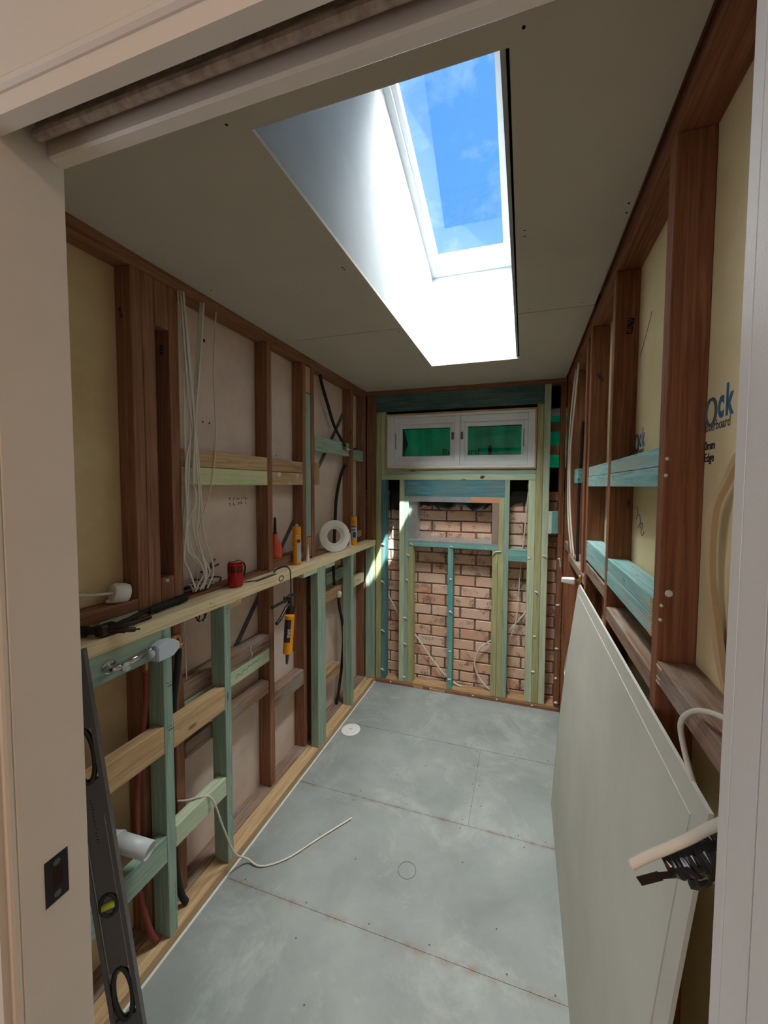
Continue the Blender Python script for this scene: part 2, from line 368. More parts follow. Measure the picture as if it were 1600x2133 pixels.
# ---------------------------------------------------------------- setting: floor
bm = bmesh.new(); g = .0007
add_box(bm, -.075, W+.075, -2.7, .12, -.03, -.0035, 1)
seams = [-2.7, -1.655, -1.12, -.575, 0.0]
for i in range(4):
    a, b_ = seams[i], seams[i+1]
    if i == 2:
        add_box(bm, -.0, 1.02-g, a+g, b_-g, -.0034, 0, 0); add_box(bm, 1.02+g, W, a+g, b_-g, -.0034, 0, 0)
    else: add_box(bm, -.0, W, a+g, b_-g, -.0034, 0, 0)
scr = [(x, y) for y in (-1.63, -1.14, -1.09, -.6, -.55) for x in (.18, .45, .72, .98, 1.25, 1.4)] + [(x, y) for x in (.995, 1.045) for y in (-1.0, -.86, -.72)] \
    + [(.35, -1.38), (.55, -1.42), (.62, -1.9), (1.05, -1.3), (1.2, -1.5), (.5, -.85), (.75, -.8), (1.25, -.3), (.4, -.3), (.9, -.25), (1.1, -2.0), (.5, -1.75)]
for x, y in scr:
    x += random.uniform(-.03, .03); y += random.uniform(-.012, .012); r = .0032
    f = bm.faces.new([bm.verts.new((x+r*math.cos(q), y+r*math.sin(q), .0003)) for q in [2*math.pi*k/8 for k in range(8)]]); f.material_index = 1
floor = struct(link('floor', bm, [floorm, plain('floor_joint', srgb(84, 78, 72), .9)]))
bm = bmesh.new()
ring = [(.80+.036*math.cos(a)*1.05, -1.405+.036*math.sin(a)) for a in [2*math.pi*k/40 for k in range(41)]]
add_tube(bm, [(x, y, .0004) for x, y in ring], .0011, seg=4, smooth=False)
link('pencil_circle', bm, inkgrey, floor)
# sealant fillets
bm = bmesh.new()
def fillet(bm, p0, p1, n, r=.006):
    p0, p1, n = Vector(p0), Vector(p1), Vector(n)
    a = [bm.verts.new(p) for p in (p0, p0+n*r, p0+Vector((0, 0, r)))]; b_ = [bm.verts.new(p) for p in (p1, p1+n*r, p1+Vector((0, 0, r)))]
    for i in range(3): bm.faces.new((a[i], a[(i+1) % 3], b_[(i+1) % 3], b_[i]))
    bm.faces.new(a[::-1]); bm.faces.new(b_)
fillet(bm, (.084, -2.47, 0), (.084, -.001, 0), (1, 0, 0)); fillet(bm, (.084, -.001, 0), (1.52, -.001, 0), (0, -1, 0), .008)
struct(link('trim_1', bm, adhes))

# ---------------------------------------------------------------- setting: ceiling with skylight shaft
SX0, SX1, SY0, SY1 = .669, 1.187, -2.155, -.502
def roofz(y): return 2.945+.326*(-.502-y)
bm = bmesh.new(); T = .012
cx1 = 1.513
for y0, y1 in ((-2.49, -1.107), (-1.1028, -.001)):
    add_box(bm, -.002, SX0, y0, y1, H, H+T); add_box(bm, SX1+.017, cx1, y0, y1, H, H+T)

add_box(bm, SX0, SX1+.017, -2.49, SY0, H, H+T)
add_box(bm, SX0, SX1+.017, SY1, -.001, H, H+T)
for x, y in ((1.228, -2.178), (.626, -2.18), (1.231, -1.662), (1.231, -1.635), (1.498, -1.696), (1.501, -1.659), (.621, -1.641), (.622, -1.629), (.053, -1.644),
             (.64, -1.07), (.05, -1.14), (1.25, -1.14), (1.23, -.6), (.64, -.45), (.6, -.62), (1.2, -.46), (1.46, -1.14)):
    r = .0032; f = bm.faces.new([bm.verts.new((x+r*math.cos(q), y+r*math.sin(q), H-.0004)) for q in [2*math.pi*k/8 for k in range(8)]][::-1]); f.material_index = 1
ceil = struct(link('ceiling', bm, [ceilm, dark]))
struct(box('trim_2', (-.06, 1.59, -1.16, -1.05, H+.0125, H+.03), dark)) if False else None
box('seam_light_stop', (-.06, SX0-.02, -1.15, -1.06, H+T+.0005, H+.04), dark, ceil)  # added near-black backing, stops light leaking in and darkens the seam
box('seam_light_stop', (SX1+.03, 1.59, -1.15, -1.06, H+T+.0005, H+.04), dark, ceil)
# shaft walls, lined with sheet up to the roof window
def prism(bm, pts, axis, a, b_, mi=0):
    """polygon pts (2D) extruded along axis from a to b_"""
    def P(p, t_): return {0: (t_, p[0], p[1]), 1: (p[0], t_, p[1]), 2: (p[0], p[1], t_)}[axis]
    A = [bm.verts.new(P(p, a)) for p in pts]; B = [bm.verts.new(P(p, b_)) for p in pts]; n = len(pts)
    fs = [bm.faces.new(A[::-1]), bm.faces.new(B)] + [bm.faces.new((A[i], A[(i+1) % n], B[(i+1) % n], B[i])) for i in range(n)]
    for f in fs: f.material_index = mi
NY = -1.53           # near end of the roof window
zr = lambda y: roofz(y)
bm = bmesh.new()
H2 = H+T+.0004
left = [(SY0, H2), (SY1, H2), (SY1, zr(SY1)+.05), (NY, zr(NY)+.05), (SY0, H+.1)]
prism(bm, left, 0, SX0-.012, SX0)
prism(bm, left, 0, SX1, SX1+.01)
add_box(bm, SX0, SX1, SY1, SY1+.012, H2, zr(SY1)+.05)
prism(bm, [(SY0, H2), (NY, zr(NY)+.05), (NY-.012, zr(NY)+.05), (SY0-.012, H2)], 0, SX0, SX1)
bmesh.ops.recalc_face_normals(bm, faces=bm.faces)
shaft = struct(link('wall_skylight_shaft', bm, shaftm))
# roof window: frame members in the roof slope, glass, outer flashing
ang = math.atan(.326)
w1 = thing('window_1', None, None, (0, 0, 0)); struct(w1)
def slopebox(name, x0, x1, ya, yb, o0, o1, mt_, parent):
    """box lying in the roof slope between ya and yb, o = offset above the slope plane"""
    bm = bmesh.new()
    pts = [(ya, zr(ya)+o0), (yb, zr(yb)+o0), (yb, zr(yb)+o1), (ya, zr(ya)+o1)]
    prism(bm, pts, 0, x0, x1); bmesh.ops.recalc_face_normals(bm, faces=bm.faces)
    return link(name, bm, mt_, parent)
fw_ = .03
slopebox('frame', SX0, SX0+fw_, NY, SY1, .0, .05, upvc, w1); slopebox('frame', SX1-.058, SX1, NY, SY1, .0, .05, upvc, w1)
slopebox('frame', SX0+fw_, SX1-.058, SY1-.035, SY1, .0, .05, upvc, w1); slopebox('frame', SX0+fw_, SX1-.058, NY, NY+.05, .0, .05, upvc, w1)
slopebox('sash', SX0+fw_, SX0+fw_+.022, NY+.05, SY1-.035, .018, .06, upvc, w1); slopebox('sash', SX1-.080, SX1-.058, NY+.05, SY1-.035, .018, .06, upvc, w1)
slopebox('sash', SX0+fw_+.022, SX1-.080, SY1-.085, SY1-.035, .018, .06, upvc, w1); slopebox('sash', SX0+fw_+.022, SX1-.080, NY+.05, NY+.085, .018, .06, upvc, w1)
slopebox('glass_pane', SX0+fw_+.02, SX1-.078, NY+.08, SY1-.08, .045, .049, glass, w1)
# roof deck around the window, keeps daylight out of the ceiling space
bm = bmesh.new()
def deck(x0, x1, ya, yb):
    prism(bm, [(ya, zr(ya)+.03), (yb, zr(yb)+.03), (yb, zr(yb)+.05), (ya, zr(ya)+.05)], 0, x0, x1)
deck(-.6, SX0, -2.9, .75); deck(SX1, 2.2, -2.9, .75); deck(SX0, SX1, -2.9, NY); deck(SX0, SX1, SY1, .75)
bmesh.ops.recalc_face_normals(bm, faces=bm.faces)
struct(link('ceiling_roof_deck', bm, dark))

# ---------------------------------------------------------------- setting: walls
wl = thing('wall_left', None, None); struct(wl)
box('lining_sheet', (-.085, -.072, -1.90, .14, -.03, 3.3), pinkwall, wl, bev=0)
box('lining_sheet', (-.085, -.072, -2.56, -1.902, -.03, 3.6), beigewall, wl, bev=0)
wr = thing('wall_right', None, None); struct(wr)
wrs = box('lining_sheet', (1.597, 1.61, -2.56, .14, -.03, 3.6), creamwall, wr, bev=0)
PX = 1.5965
def wtext(s, size, y, z, mt_, bold=0, sx=1, nm='printed_lettering', space=1.0):
    o = text(nm, s, size, (PX, y, z), (0, -1, 0), (0, 0, 1), mt_, None, bold, sx, space); keep(o, wr); return o
ls_ = [o for o in wl.children]
marks('stamped_print', wl, inkgrey, (-.0716, -1.375, 1.56), (0, 1, 0), (0, 0, 1), .13, .055, 2, 21)
bm = bmesh.new()
for y, z, r in ((-1.56, 2.25, .006), (-1.575, 1.905, .004), (-1.54, 1.905, .004), (-1.08, 1.80, .003), (-.62, 1.9, .003)):
    bm.faces.new([bm.verts.new((-.0714, y+r*math.cos(a), z+r*1.3*math.sin(a))) for a in [2*math.pi*q/10 for q in range(10)]])
link('nail_marks', bm, inkblack, wl)
for dy, k, zo in ((0, 1.0, 0), (.508, 1.0, -.005)):
    wtext('Gypr', .060, -1.775+dy, 1.775+zo, inkblue, .0012, 1.0)
    bm = bmesh.new(); add_tube(bm, [(PX, -1.970+dy+.0205*math.cos(a), 1.789+zo+.026*math.sin(a)) for a in [2*math.pi*q/28 for q in range(29)]], .0032, seg=6, smooth=False)
    keep(link('printed_ring', bm, inkgrey), wr)
    wtext('ck', .080, -1.996+dy, 1.7745+zo, inkblue, .0026, .62, space=1.25)
    wtext('plasterboard', .027, -1.928+dy, 1.7525+zo, inkgrey, .0003, .84)
    if dy == 0:
        wtext('10mm', .024, -1.936, 1.716, inkblack, .0004, .9); wtext('Edge', .024, -1.947, 1.692, inkblack, .0004, .9)
rd = random.Random(3)
def scribble(pts, r=.0011):
    bm = bmesh.new(); add_tube(bm, [(PX, y, z) for y, z in pts], r, seg=4); keep(link('pencil_scribble', bm, inkgrey), wr)
scribble([(-1.47, 1.57), (-1.49, 1.575), (-1.50, 1.555), (-1.485, 1.535)]); scribble([(-1.50, 1.553), (-1.52, 1.55), (-1.53, 1.53), (-1.51, 1.51)])
scribble([(-1.53, 1.51), (-1.545, 1.53), (-1.555, 1.52), (-1.54, 1.50), (-1.555, 1.49), (-1.57, 1.505)])
scribble([(-1.46, 2.06), (-1.52, 2.11), (-1.57, 2.16)], .0008)

# brick wall beyond the back frame
bm = bmesh.new(); BY = .125; pitch = .0875; z0 = 1.005-pitch*12
add_box(bm, -.3, 1.95, BY+.006, BY+.10, -.1, 1.62, 1)
for k in range(20):
    za = z0+k*pitch+.005; zb = za+pitch-.011
    if za > 1.6: break
    off = .53-(.12 if k % 2 == 0 else 0)
    n0 = -4
    for j in range(n0, 6):
        xa = off+j*.24+.005; xb = xa+.229
        if xb < -.3 or xa > 1.95: continue
        dz = random.uniform(-.0015, .0015); dy = random.uniform(-.003, .002)
        add_box(bm, xa+random.uniform(0, .003), xb-random.uniform(0, .004), BY+dy, BY+.09, za+dz, min(zb+dz, 1.62), 0, bev=.0035)
wb = struct(link('wall_back', bm, [brickm, mortar]))
# upper part of the outer wall around the window opening, dark membrane
bm = bmesh.new()
for q in ((-.3, .165, .075, .2, 1.60, 2.9), (.165, 1.33, .075, .2, 2.215, 2.9), (.165, 1.33, .075, .2, 1.60, 1.76), (1.33, 1.405, .075, .2, 1.6, 2.9),
          (1.405, 1.95, .12, .2, 1.6, 1.78), (1.405, 1.95, .12, .2, 2.225, 2.9)): add_box(bm, *q)
struct(link('wall_back_upper', bm, dark))
# black membrane hanging over the top brick courses
bm = bmesh.new(); nx, nz_ = 60, 6; gr = []
for i in range(nx+1):
    x = .17+1.12*i/nx; row = []
    for j in range(nz_+1):
        zb = 1.462+.016*math.sin(i*.45)+.008*math.sin(i*1.3)+(-.04 if x < .31 else 0)+(.055*max(0, (x-.95)/.3) if x > .95 else 0)
        z = 1.70-(1.70-zb)*j/nz_
        row.append(bm.verts.new((x, .106+.008*math.sin(i*.6+j*1.1)-.004*j/nz_, z)))
    gr.append(row)
for i in range(nx):
    for j in range(nz_): bm.faces.new((gr[i][j], gr[i+1][j], gr[i+1][j+1], gr[i][j+1]))
mo = link('plastic_membrane', bm, membr, smooth=True); md = mo.modifiers.new('th', 'SOLIDIFY'); md.thickness = .001
tag(mo, 'crumpled black plastic membrane hanging over the top courses of the brick wall', 'plastic sheet')
# green sheet outside
bm = bmesh.new(); gr = []
for i in range(41):
    x = -.2+1.9*i/40; gr.append([bm.verts.new((x, .235+.006*math.sin(i*.8)+.004*math.sin(i*2.1+j), 1.6+.8*j/4)) for j in range(5)])
for i in range(40):
    for j in range(4): bm.faces.new((gr[i][j], gr[i+1][j], gr[i+1][j+1], gr[i][j+1]))
gsheet = link('mesh_sheet', bm, greensheet, smooth=True); md = gsheet.modifiers.new('th', 'SOLIDIFY'); md.thickness = .0008
tag(gsheet, 'green mesh sheet with dark lettering hanging outside the small double window', 'mesh sheet')
keep(text('lettering', 'Bradford', .068, (.585, .2205, 1.897), (1, 0, 0), (0, 0, 1), inkblack, None, .0003, 1.28), gsheet)
bm = bmesh.new(); add_box(bm, .965, .992, .2195, .2205, 1.86, 1.965); keep(link('printed_bar', bm, inkblack), gsheet)
bm = bmesh.new(); prism(bm, [(.10, 1.7), (.268, 1.7), (.262, 1.9), (.29, 1.99), (.255, 2.12), (.10, 2.3)], 1, .212, .2135); bmesh.ops.recalc_face_normals(bm, faces=bm.faces); keep(link('dark_fold', bm, membr), gsheet)
# laths outside, seen in the gap beside the corner
for k, (a, b_) in enumerate(((2.05, 2.125), (1.878, 1.953))):
    tim('lath', ['upper', 'lower'][k]+' brown brick-sized lath across the green gap in the back corner', (1.40, 1.95, .17, .195, a, b_), oldpine, cat='lath')
tag(box('bright_gap_strip', (1.405, 1.95, .165, .21, 2.178, 2.224), upvc), 'white strip standing in for the bright gap high in the back corner', 'flashing')  # white colour stands in for the brightness of the open gap

# ---------------------------------------------------------------- setting: doorway wall, jambs, head
JX0, JX1, DY0, DY1, DZ = .613, 1.415, -2.556, -2.475, 2.08
bm = bmesh.new()
add_box(bm, -1.6, JX0-.018, DY0, DY1, -.03, 3.6); add_box(bm, JX1+.035, 3.4, DY0, DY1, -.03, 3.6)
add_box(bm, JX0-.018, JX1+.035, DY0, DY0+.01, 2.11, 3.6); add_box(bm, JX0-.018, JX1+.035, DY1-.01, DY1, 2.13, 3.6)
struct(link('wall_front', bm, hallp))
lj = struct(box('trim_3', (JX0-.018, JX0, DY0, DY1, -.03, 2.22), whitep, bev=.001))
bm = bmesh.new()     # left architrave with round bead
add_box(bm, JX0-.10, JX0-.012, DY0-.016, DY0, -.03, 2.08); add_tube(bm, [(JX0-.006, DY0-.004, -.03), (JX0-.006, DY0-.004, 2.08)], .006, seg=10, smooth=False)
struct(link('trim_4', bm, whitep))
bm = bmesh.new()     # outer head lining with bead
add_box(bm, JX0-.10, JX1+.10, DY0-.004, DY0+.014, 2.07, 2.093); add_box(bm, JX0-.0, JX1+.04, DY0, DY0+.014, 2.09, 2.16)
add_tube(bm, [(JX0-.10, DY0-.004, 2.099), (JX1+.1, DY0-.004, 2.099)], .007, seg=10, smooth=False)
add_box(bm, JX0-.10, JX1+.10, DY0-.004, DY0, 2.104, 2.26)
struct(link('trim_5', bm, whitep))
bm = bmesh.new()     # inner head lining
add_box(bm, JX0-.0, JX1+.04, -2.495, DY1, 2.08, 2.18, bev=.003)
struct(link('trim_6', bm, whitep))
# right jamb, three strips with shadow grooves
bm = bmesh.new()
add_box(bm, JX1, JX1+.035, -2.4885, -2.473, -.03, 2.2, bev=.0004); add_box(bm, JX1+.0, JX1+.035, -2.5255, -2.4895, -.03, 2.2, bev=.0004)
add_box(bm, JX1-.001, JX1+.035, -2.600, -2.529, -.03, 2.2, bev=.0008); add_box(bm, JX1+.004, JX1+.034, -2.56, -2.475, -.03, 2.2)
struct(link('trim_7', bm, jambp))
bm = bmesh.new(); add_box(bm, JX1-.001, JX1+.12, -2.618, -2.602, -.03, 2.1, bev=.003); struct(link('trim_8', bm, whitep))
# sliding door track in the head
tr_ = thing('sliding_door_track', 'rusty metal sliding door track running along the underside of the door head', 'door track', (1.0, -2.512, 2.12))
bm = bmesh.new(); add_tube(bm, [(JX0+.012, -2.512, 2.0935), (JX1, -2.512, 2.0935)], .0066, seg=10, smooth=False); keep(link('rail', bm, rust), tr_)
bm = bmesh.new(); add_box(bm, JX0+.012, JX1, -2.514, -2.510, 2.099, 2.13); keep(link('web', bm, rust), tr_)
for k, x in enumerate((.632, .79, 1.02)):
    bm = bmesh.new(); add_box(bm, x, x+.03, -2.541, -2.517, 2.104, 2.112, bev=.001); keep(link('bracket', bm, whitep), tr_)
struct(box('ceiling_cavity_shade', (JX0, JX1+.034, -2.5415, -2.496, 2.128, 2.17), dark))  # near-black block put in for the shade inside the track cavity
bm = bmesh.new(); add_box(bm, JX0-.0175, JX0-.001, -2.5295, -2.5035, 1.044, 1.108)
# latch mortice plate on left jamb
latch = thing('latch_strike', 'small dark latch opening cut into the pale door jamb', 'latch', (JX0, -2.516, 1.075))
bm.free(); bm = bmesh.new(); add_box(bm, JX0-.0005, JX0+.0006, -2.530, -2.502, 1.042, 1.109); keep(link('plate', bm, plain('strike_black', srgb(16, 15, 22), .4)), latch)
bm = bmesh.new(); add_box(bm, JX0+.0006, JX0+.0008, -2.520, -2.509, 1.062, 1.09); keep(link('keep_hole', bm, plain('deep_hole', srgb(40, 18, 14), .9)), latch.children[0])
for z in (1.052, 1.099):
    o = lathe('screw', [(0, 0), (.0045, 0), (.0045, .0006), (.0035, .0010), (0, .0010)], steelgrey, loc=(JX0+.0006, -2.516, z), rot=(0, math.pi/2, 0), seg=14); keep(o, latch.children[0])

# hall behind the camera
bm = bmesh.new(); add_box(bm, -1.6, 3.4, -6.0, -2.6, -.06, -.001); struct(link('floor_hall', bm, plain('hall_boards', srgb(150, 120, 90), .5)))
bm = bmesh.new(); add_box(bm, -1.6, 3.4, -6.0, DY0, 2.62, 2.66); struct(link('ceiling_hall', bm, hallp))
bm = bmesh.new(); add_box(bm, -1.64, -1.6, -6.0, DY0, 0, 2.62); add_box(bm, 3.4, 3.44, -6.0, DY0, 0, 2.62); add_box(bm, -1.64, 3.44, -6.04, -6.0, 0, 2.62); struct(link('wall_hall', bm, hallp))

# ---------------------------------------------------------------- left wall: old studs
def ostud(label, y0, y1, z0=.0451, z1=2.354, x0=-.071, x1=0, mt_=brown, group='old hardwood studs of the wall with the shelf beam'):
    return tim('wall_stud', label, (x0, x1, y0, y1, z0, z1), mt_, group)
sA = ostud('old brown stud, first of a touching pair by the white cable fitting', -1.925, -1.888)
ostud('old brown stud, second of a touching pair behind the hammer', -1.887, -1.842)
sC = ostud('old brown stud with the bundle of white cables hanging beside it', -1.788, -1.749, z0=1.17)
ostud('lower length of old brown stud behind the copper elbow', -1.800, -1.761, z1=1.16)
sD = ostud('old brown stud with the orange bottle behind it', -1.250, -1.211, z1=2.354)
ostud('old brown stud behind the yellow cartridge, green packer beside it', -.932, -.898)
ostud('narrow old brown stud on the far side of the green packer', -.838, -.803)
sG = ostud('old brown stud that the black pipe and the metal brace pass through', -.29, -.252)
ostud('old brown stud closest to the back corner on the shelf wall', -.048, -.012)
tim('packer', 'old brown filler block under the top plate between paired studs', (-.05, 0, -1.841, -1.789, 2.195, 2.354), brown, cat='packer')
bk = tim('packer', 'short brown block with a white screw plug above the hammer handle', (-.05, 0, -1.841, -1.789, 1.192, 1.30), brown, cat='packer')
o = lathe('screw_plug', [(0, 0), (.006, 0), (.006, .008), (.003, .011), (0, .011)], adhes, loc=(0, -1.822, 1.288), rot=(0, math.pi/2, 0), seg=12); keep(o, bk)
tim('packer', 'long green treated packer strip filling the gap between two brown studs', (-.012, -.004, -.897, -.839, 1.325, 2.185), green, cat='packer')
tim('packer', 'short pale packer above the green packer strip', (-.012, -.004, -.897, -.839, 2.19, 2.345), tan, cat='packer')
tim('packer', 'short worn packer below the green packer strip', (-.012, -.004, -.897, -.839, 1.20, 1.322), oldpine, cat='packer')
tim('top_plate', 'old brown top plate above the wall with the shelf beam', (-.071, 0, -2.47, -.0, 2.355, 2.42), brown, cat='plate')
tim('bottom_plate', 'grey dusty old floor plate behind the pale new floor plate', (-.071, .008, -2.47, -.0, .0, .045), dusty, cat='plate')
# mid rails
tim('nogging', 'brown nogging under the white cable fitting', (-.071, 0, -2.47, -1.926, 1.212, 1.25), brown, cat='nogging')
tim('nogging', 'green block lying under the brown nogging by the hammer', (-.03, .0, -2.05, -1.926, 1.15, 1.21), palegreen, cat='nogging')
tim('nogging', 'long brown nogging under the pile of tangled cables', (-.071, 0, -1.748, -1.251, 1.15, 1.200), brown, cat='nogging')
tim('nogging', 'short brown nogging that the orange bottle stands on', (-.071, 0, -1.210, -.933, 1.202, 1.246), brown, cat='nogging')
tim('nogging', 'brown nogging behind the white ring', (-.071, 0, -.802, -.291, 1.165, 1.205), brown, cat='nogging')
tim('nogging', 'pale block between studs behind the far cartridge', (-.03, 0, -.251, -.1, 1.23, 1.28), oldpine, cat='nogging')
n1 = tim('nogging', 'upper brown nogging behind the hanging cable bundle, dark stamp marks on it', (-.042, 0, -1.748, -1.2505, 1.709, 1.776), tan, cat='nogging')
tim('nogging', 'pale green nogging directly under the stamped brown one', (-.042, .0005, -1.748, -1.2505, 1.636, 1.707), lime, cat='nogging')
for yy in (-1.62, -1.48, -1.36): marks('ink_stamp', n1, inkgrey, (.0004, yy, 1.742), (0, 1, 0), (0, 0, 1), .07, .014, 1, int(yy*100))
tim('nogging', 'weathered brown nogging between two brown studs above the orange bottle', (-.042, 0, -1.2105, -.9325, 1.709, 1.772), oldpine, cat='nogging')
n2 = tim('nogging', 'orange pine nogging with pale blue blotches', (-.042, 0, -1.2105, -.9325, 1.638, 1.706), tan, cat='nogging')
for (yy, zz, rr) in ((-1.155, 1.693, .016), (-.985, 1.69, .013), (-1.06, 1.647, .011)):
    bm = bmesh.new(); bm.faces.new([bm.verts.new((.0005, yy+rr*math.cos(a)*(1+.2*math.sin(3*a)), zz+rr*.75*math.sin(a))) for a in [2*math.pi*k/16 for k in range(16)]])
    keep(link('paint_blotch', bm, plain('pale_blue_paint', srgb(176, 196, 206), .8)), n2)
tim('nogging', 'green treated nogging with the black pipe fixed to it', (-.035, .002, -.802, -.33, 1.852, 1.945), green, cat='nogging')
tim('nogging', 'dark green nogging in the last bay before the back corner', (-.05, -.01, -.2515, -.049, 1.83, 1.915), green, cat='nogging')
tim('block', 'short vertical pale offcut fixed below the metal brace', (-.035, -.015, -.802, -.762, 1.64, 1.78), oldpine, cat='block')
tim('block', 'short vertical worn offcut beside the pale one under the brace', (-.035, -.017, -.760, -.715, 1.64, 1.78), oldpine, cat='block')
# lower noggings behind the new frame
tim('nogging', 'weathered nogging under the shelf beam with white drips', (-.07, 0, -1.76, -1.251, .796, .866), dusty, cat='nogging')
tim('nogging', 'pale green nogging under the weathered one with green crayon marks', (-.03, .001, -1.76, -1.251, .727, .794), palegreen, cat='nogging')
tim('nogging', 'dusty nogging overlapping a brown stud below the green nogging', (-.045, .004, -1.76, -1.265, .567, .631), dusty, cat='nogging')
tim('nogging', 'dusty nogging behind the hanging caulking gun', (-.07, -.002, -1.21, -.933, .44, .531), dusty, cat='nogging')
tim('nogging', 'pale brown nogging that the upper black pipe passes under the beam', (-.04, 0, -.802, -.291, .848, .915), oldpine, cat='nogging')
tim('nogging', 'dark green block behind the black pipe just under the beam', (-.07, -.035, -.60, -.291, .95, 1.03), green, cat='nogging')
tim('nogging', 'worn brown nogging low behind the black pipe', (-.07, 0, -.802, -.47, .295, .365), oldpine, cat='nogging')
tim('nogging', 'pale marked nogging between the two studs by the back corner', (-.04, 0, -.251, -.049, .848, .922), palebeam, cat='nogging')
def byname(lab): return [o for o in COL.objects if o.get('label', '').startswith(lab)][0]
greencr = plain('green_crayon', srgb(70, 140, 100), .8)
bm = bmesh.new(); add_tube(bm, [(.0014, -1.49+.018*k, .752+.010*(k%2)+.0022*k) for k in range(10)], .0014, seg=5); keep(link('crayon_mark', bm, greencr, smooth=True), byname('pale green nogging under the weathered'))
bm = bmesh.new(); add_tube(bm, [(.001, -1.385, .862), (.0015, -1.39, .84), (.001, -1.378, .82), (.0015, -1.395, .80)], .0018, seg=6, radii=[.003, .0015, .0022, .001]); keep(link('white_drip', bm, adhes, smooth=True), byname('weathered nogging under'))
marks('pencil_mark', byname('pale marked nogging'), inkblack, (.0004, -.15, .885), (0, 1, 0), (0, 0, 1), .08, .03, 1, 33)
# diagonal steel brace
def strap(name, p0, p1, w, th, mt_, nrm, label=None, cat=None):
    p0, p1, nrm = Vector(p0), Vector(p1), Vector(nrm).normalized(); d = (p1-p0).normalized(); s = d.cross(nrm).normalized()
    bm = bmesh.new(); vs = []
    for p in (p0, p1):
        for a, b_ in ((-1, 0), (1, 0), (1, 1), (-1, 1)): vs.append(bm.verts.new(p+s*a*w/2+nrm*b_*th))
    for q in ((3, 2, 1, 0), (4, 5, 6, 7), (0, 1, 5, 4), (1, 2, 6, 5), (2, 3, 7, 6), (3, 0, 4, 7)): bm.faces.new([vs[i] for i in q])
    bmesh.ops.recalc_face_normals(bm, faces=bm.faces)
    return tag(link(name, bm, mt_), label, cat)
strap('metal_brace', (-.069, -.27, 2.19), (-.069, -1.46, .80), .026, .003, steelgrey, (1, 0, 0), 'long grey steel strap brace running diagonally behind the studs and shelf beam', 'brace')
# corner studs at the back left
tim('corner_stud', 'dark brown corner post closest to the shelf wall in the back corner', (.003, .041, .001, .07, .0, 2.36), brown, cat='timber')
tim('corner_stud', 'dark brown corner post beside the pale green window stud', (.044, .083, .001, .07, .0, 2.36), brown, cat='timber')

# ---------------------------------------------------------------- left wall: new low frame
bm_b = tim('shelf_beam', 'long pale pine beam topping the low green frame, tools and a can on it', (.0015, .084, -2.474, -.004, 1.145, 1.190), palebeam, cat='beam', bev=.002)
marks('pen_marks', bm_b, inkblack, (.0842, -1.70, 1.166), (0, 1, 0), (0, 0, 1), .028, .026, 2, 5)
bm = bmesh.new(); bm.faces.new([bm.verts.new((.0845, -1.262+.022*math.cos(a), 1.168+.016*math.sin(a))) for a in [2*math.pi*k/20 for k in range(20)]]); keep(link('knot', bm, knotm), bm_b)
bm = bmesh.new(); bm.faces.new([bm.verts.new((.0848, -1.262+.013*math.cos(a), 1.168+.010*math.sin(a))) for a in [2*math.pi*k/20 for k in range(20)]]); keep(link('knot', bm, palebeam), bm_b)
tim('new_bottom_plate', 'pale new floor plate under the green stud frame', (.0095, .083, -2.474, -.004, .0005, .043), tan, cat='plate')
s1 = tim('green_stud', 'green treated stud between the chrome arm and the black pipe', (.014, .084, -1.912, -1.878, .0435, 1.1445), green)
s2 = tim('green_stud', 'green treated stud with a column of stamped black letters', (.014, .084, -1.640, -1.606, .0435, 1.1445), green)
tim('green_stud', 'wide flat green stud with olive streaks past the caulking gun', (.034, .084, -.912, -.822, .0435, 1.1445), green)
tim('green_stud', 'green stud with wavy grain beside the lower black pipe', (.014, .084, -.456, -.421, .0435, 1.1445), green)
tim('green_stud', 'sunlit green stud at the end of the shelf beam in the back corner', (.014, .084, -.051, -.016, .0435, 1.1445), green)
for z in (.955, .80):
    marks('pen_mark', s1, inkblack, (.0842, -1.893, z), (0, 1, 0), (0, 0, 1), .020, .014, 1, int(z*100))
    bm = bmesh.new(); add_box(bm, .0841, .0844, -1.897, -1.880, z-.014, z-.0115); keep(link('pen_mark', bm, inkblack), s1)
marks('pen_mark', s2, inkblack, (.0842, -1.622, 1.118), (0, 1, 0), (0, 0, 1), .016, .034, 2, 11)
for zc, hh in ((.455, .09), (.30, .13), (.16, .10)): marks('stamped_letters', s2, inkblack, (.0842, -1.617, zc), (0, 0, 1), (0, -1, 0), hh, .009, 1, int(zc*100))
marks('stamped_letters', s1, inkblack, (.0842, -1.886, .17), (0, 0, 1), (0, -1, 0), .11, .009, 1, 8)
tim('nogging', 'dark green nogging carrying the chrome shower arm', (.049, .0835, -2.474, -1.9125, 1.058, 1.1445), green, cat='nogging')
tim('nogging', 'tan pine nogging in the bay by the doorway', (.040, .0835, -2.474, -1.9125, .715, .81), tan, cat='nogging')
tim('nogging', 'tan pine nogging between two green studs, pencil dots on it', (.040, .0835, -1.8775, -1.6405, .71, .806), tan, cat='nogging')
marks('pencil_dots', byname('tan pine nogging between two green studs'), inkblack, (.0839, -1.845, .765), (0, 1, 0), (0, 0, 1), .03, .006, 1, 35)
tim('nogging', 'low green nogging in front of the white plastic elbow', (.049, .0835, -2.474, -1.9125, .325, .42), green, cat='nogging')
tim('nogging', 'low green nogging that the thin white cable drapes over', (.040, .0835, -1.8775, -1.6405, .345, .422), palegreen, cat='nogging')
for lab, y0, y1, mt_ in (('pale offcut under the beam beside the lettered green stud', -1.605, -1.538, tan), ('grey green offcut under the beam before the wide green stud', -1.06, -.913, palegreen),
                         ('grey green offcut under the beam after the wide green stud', -.8215, -.70, palegreen)):
    tim('offcut', lab, (.03, .083, y0, y1, 1.121, 1.1447), mt_, cat='offcut')
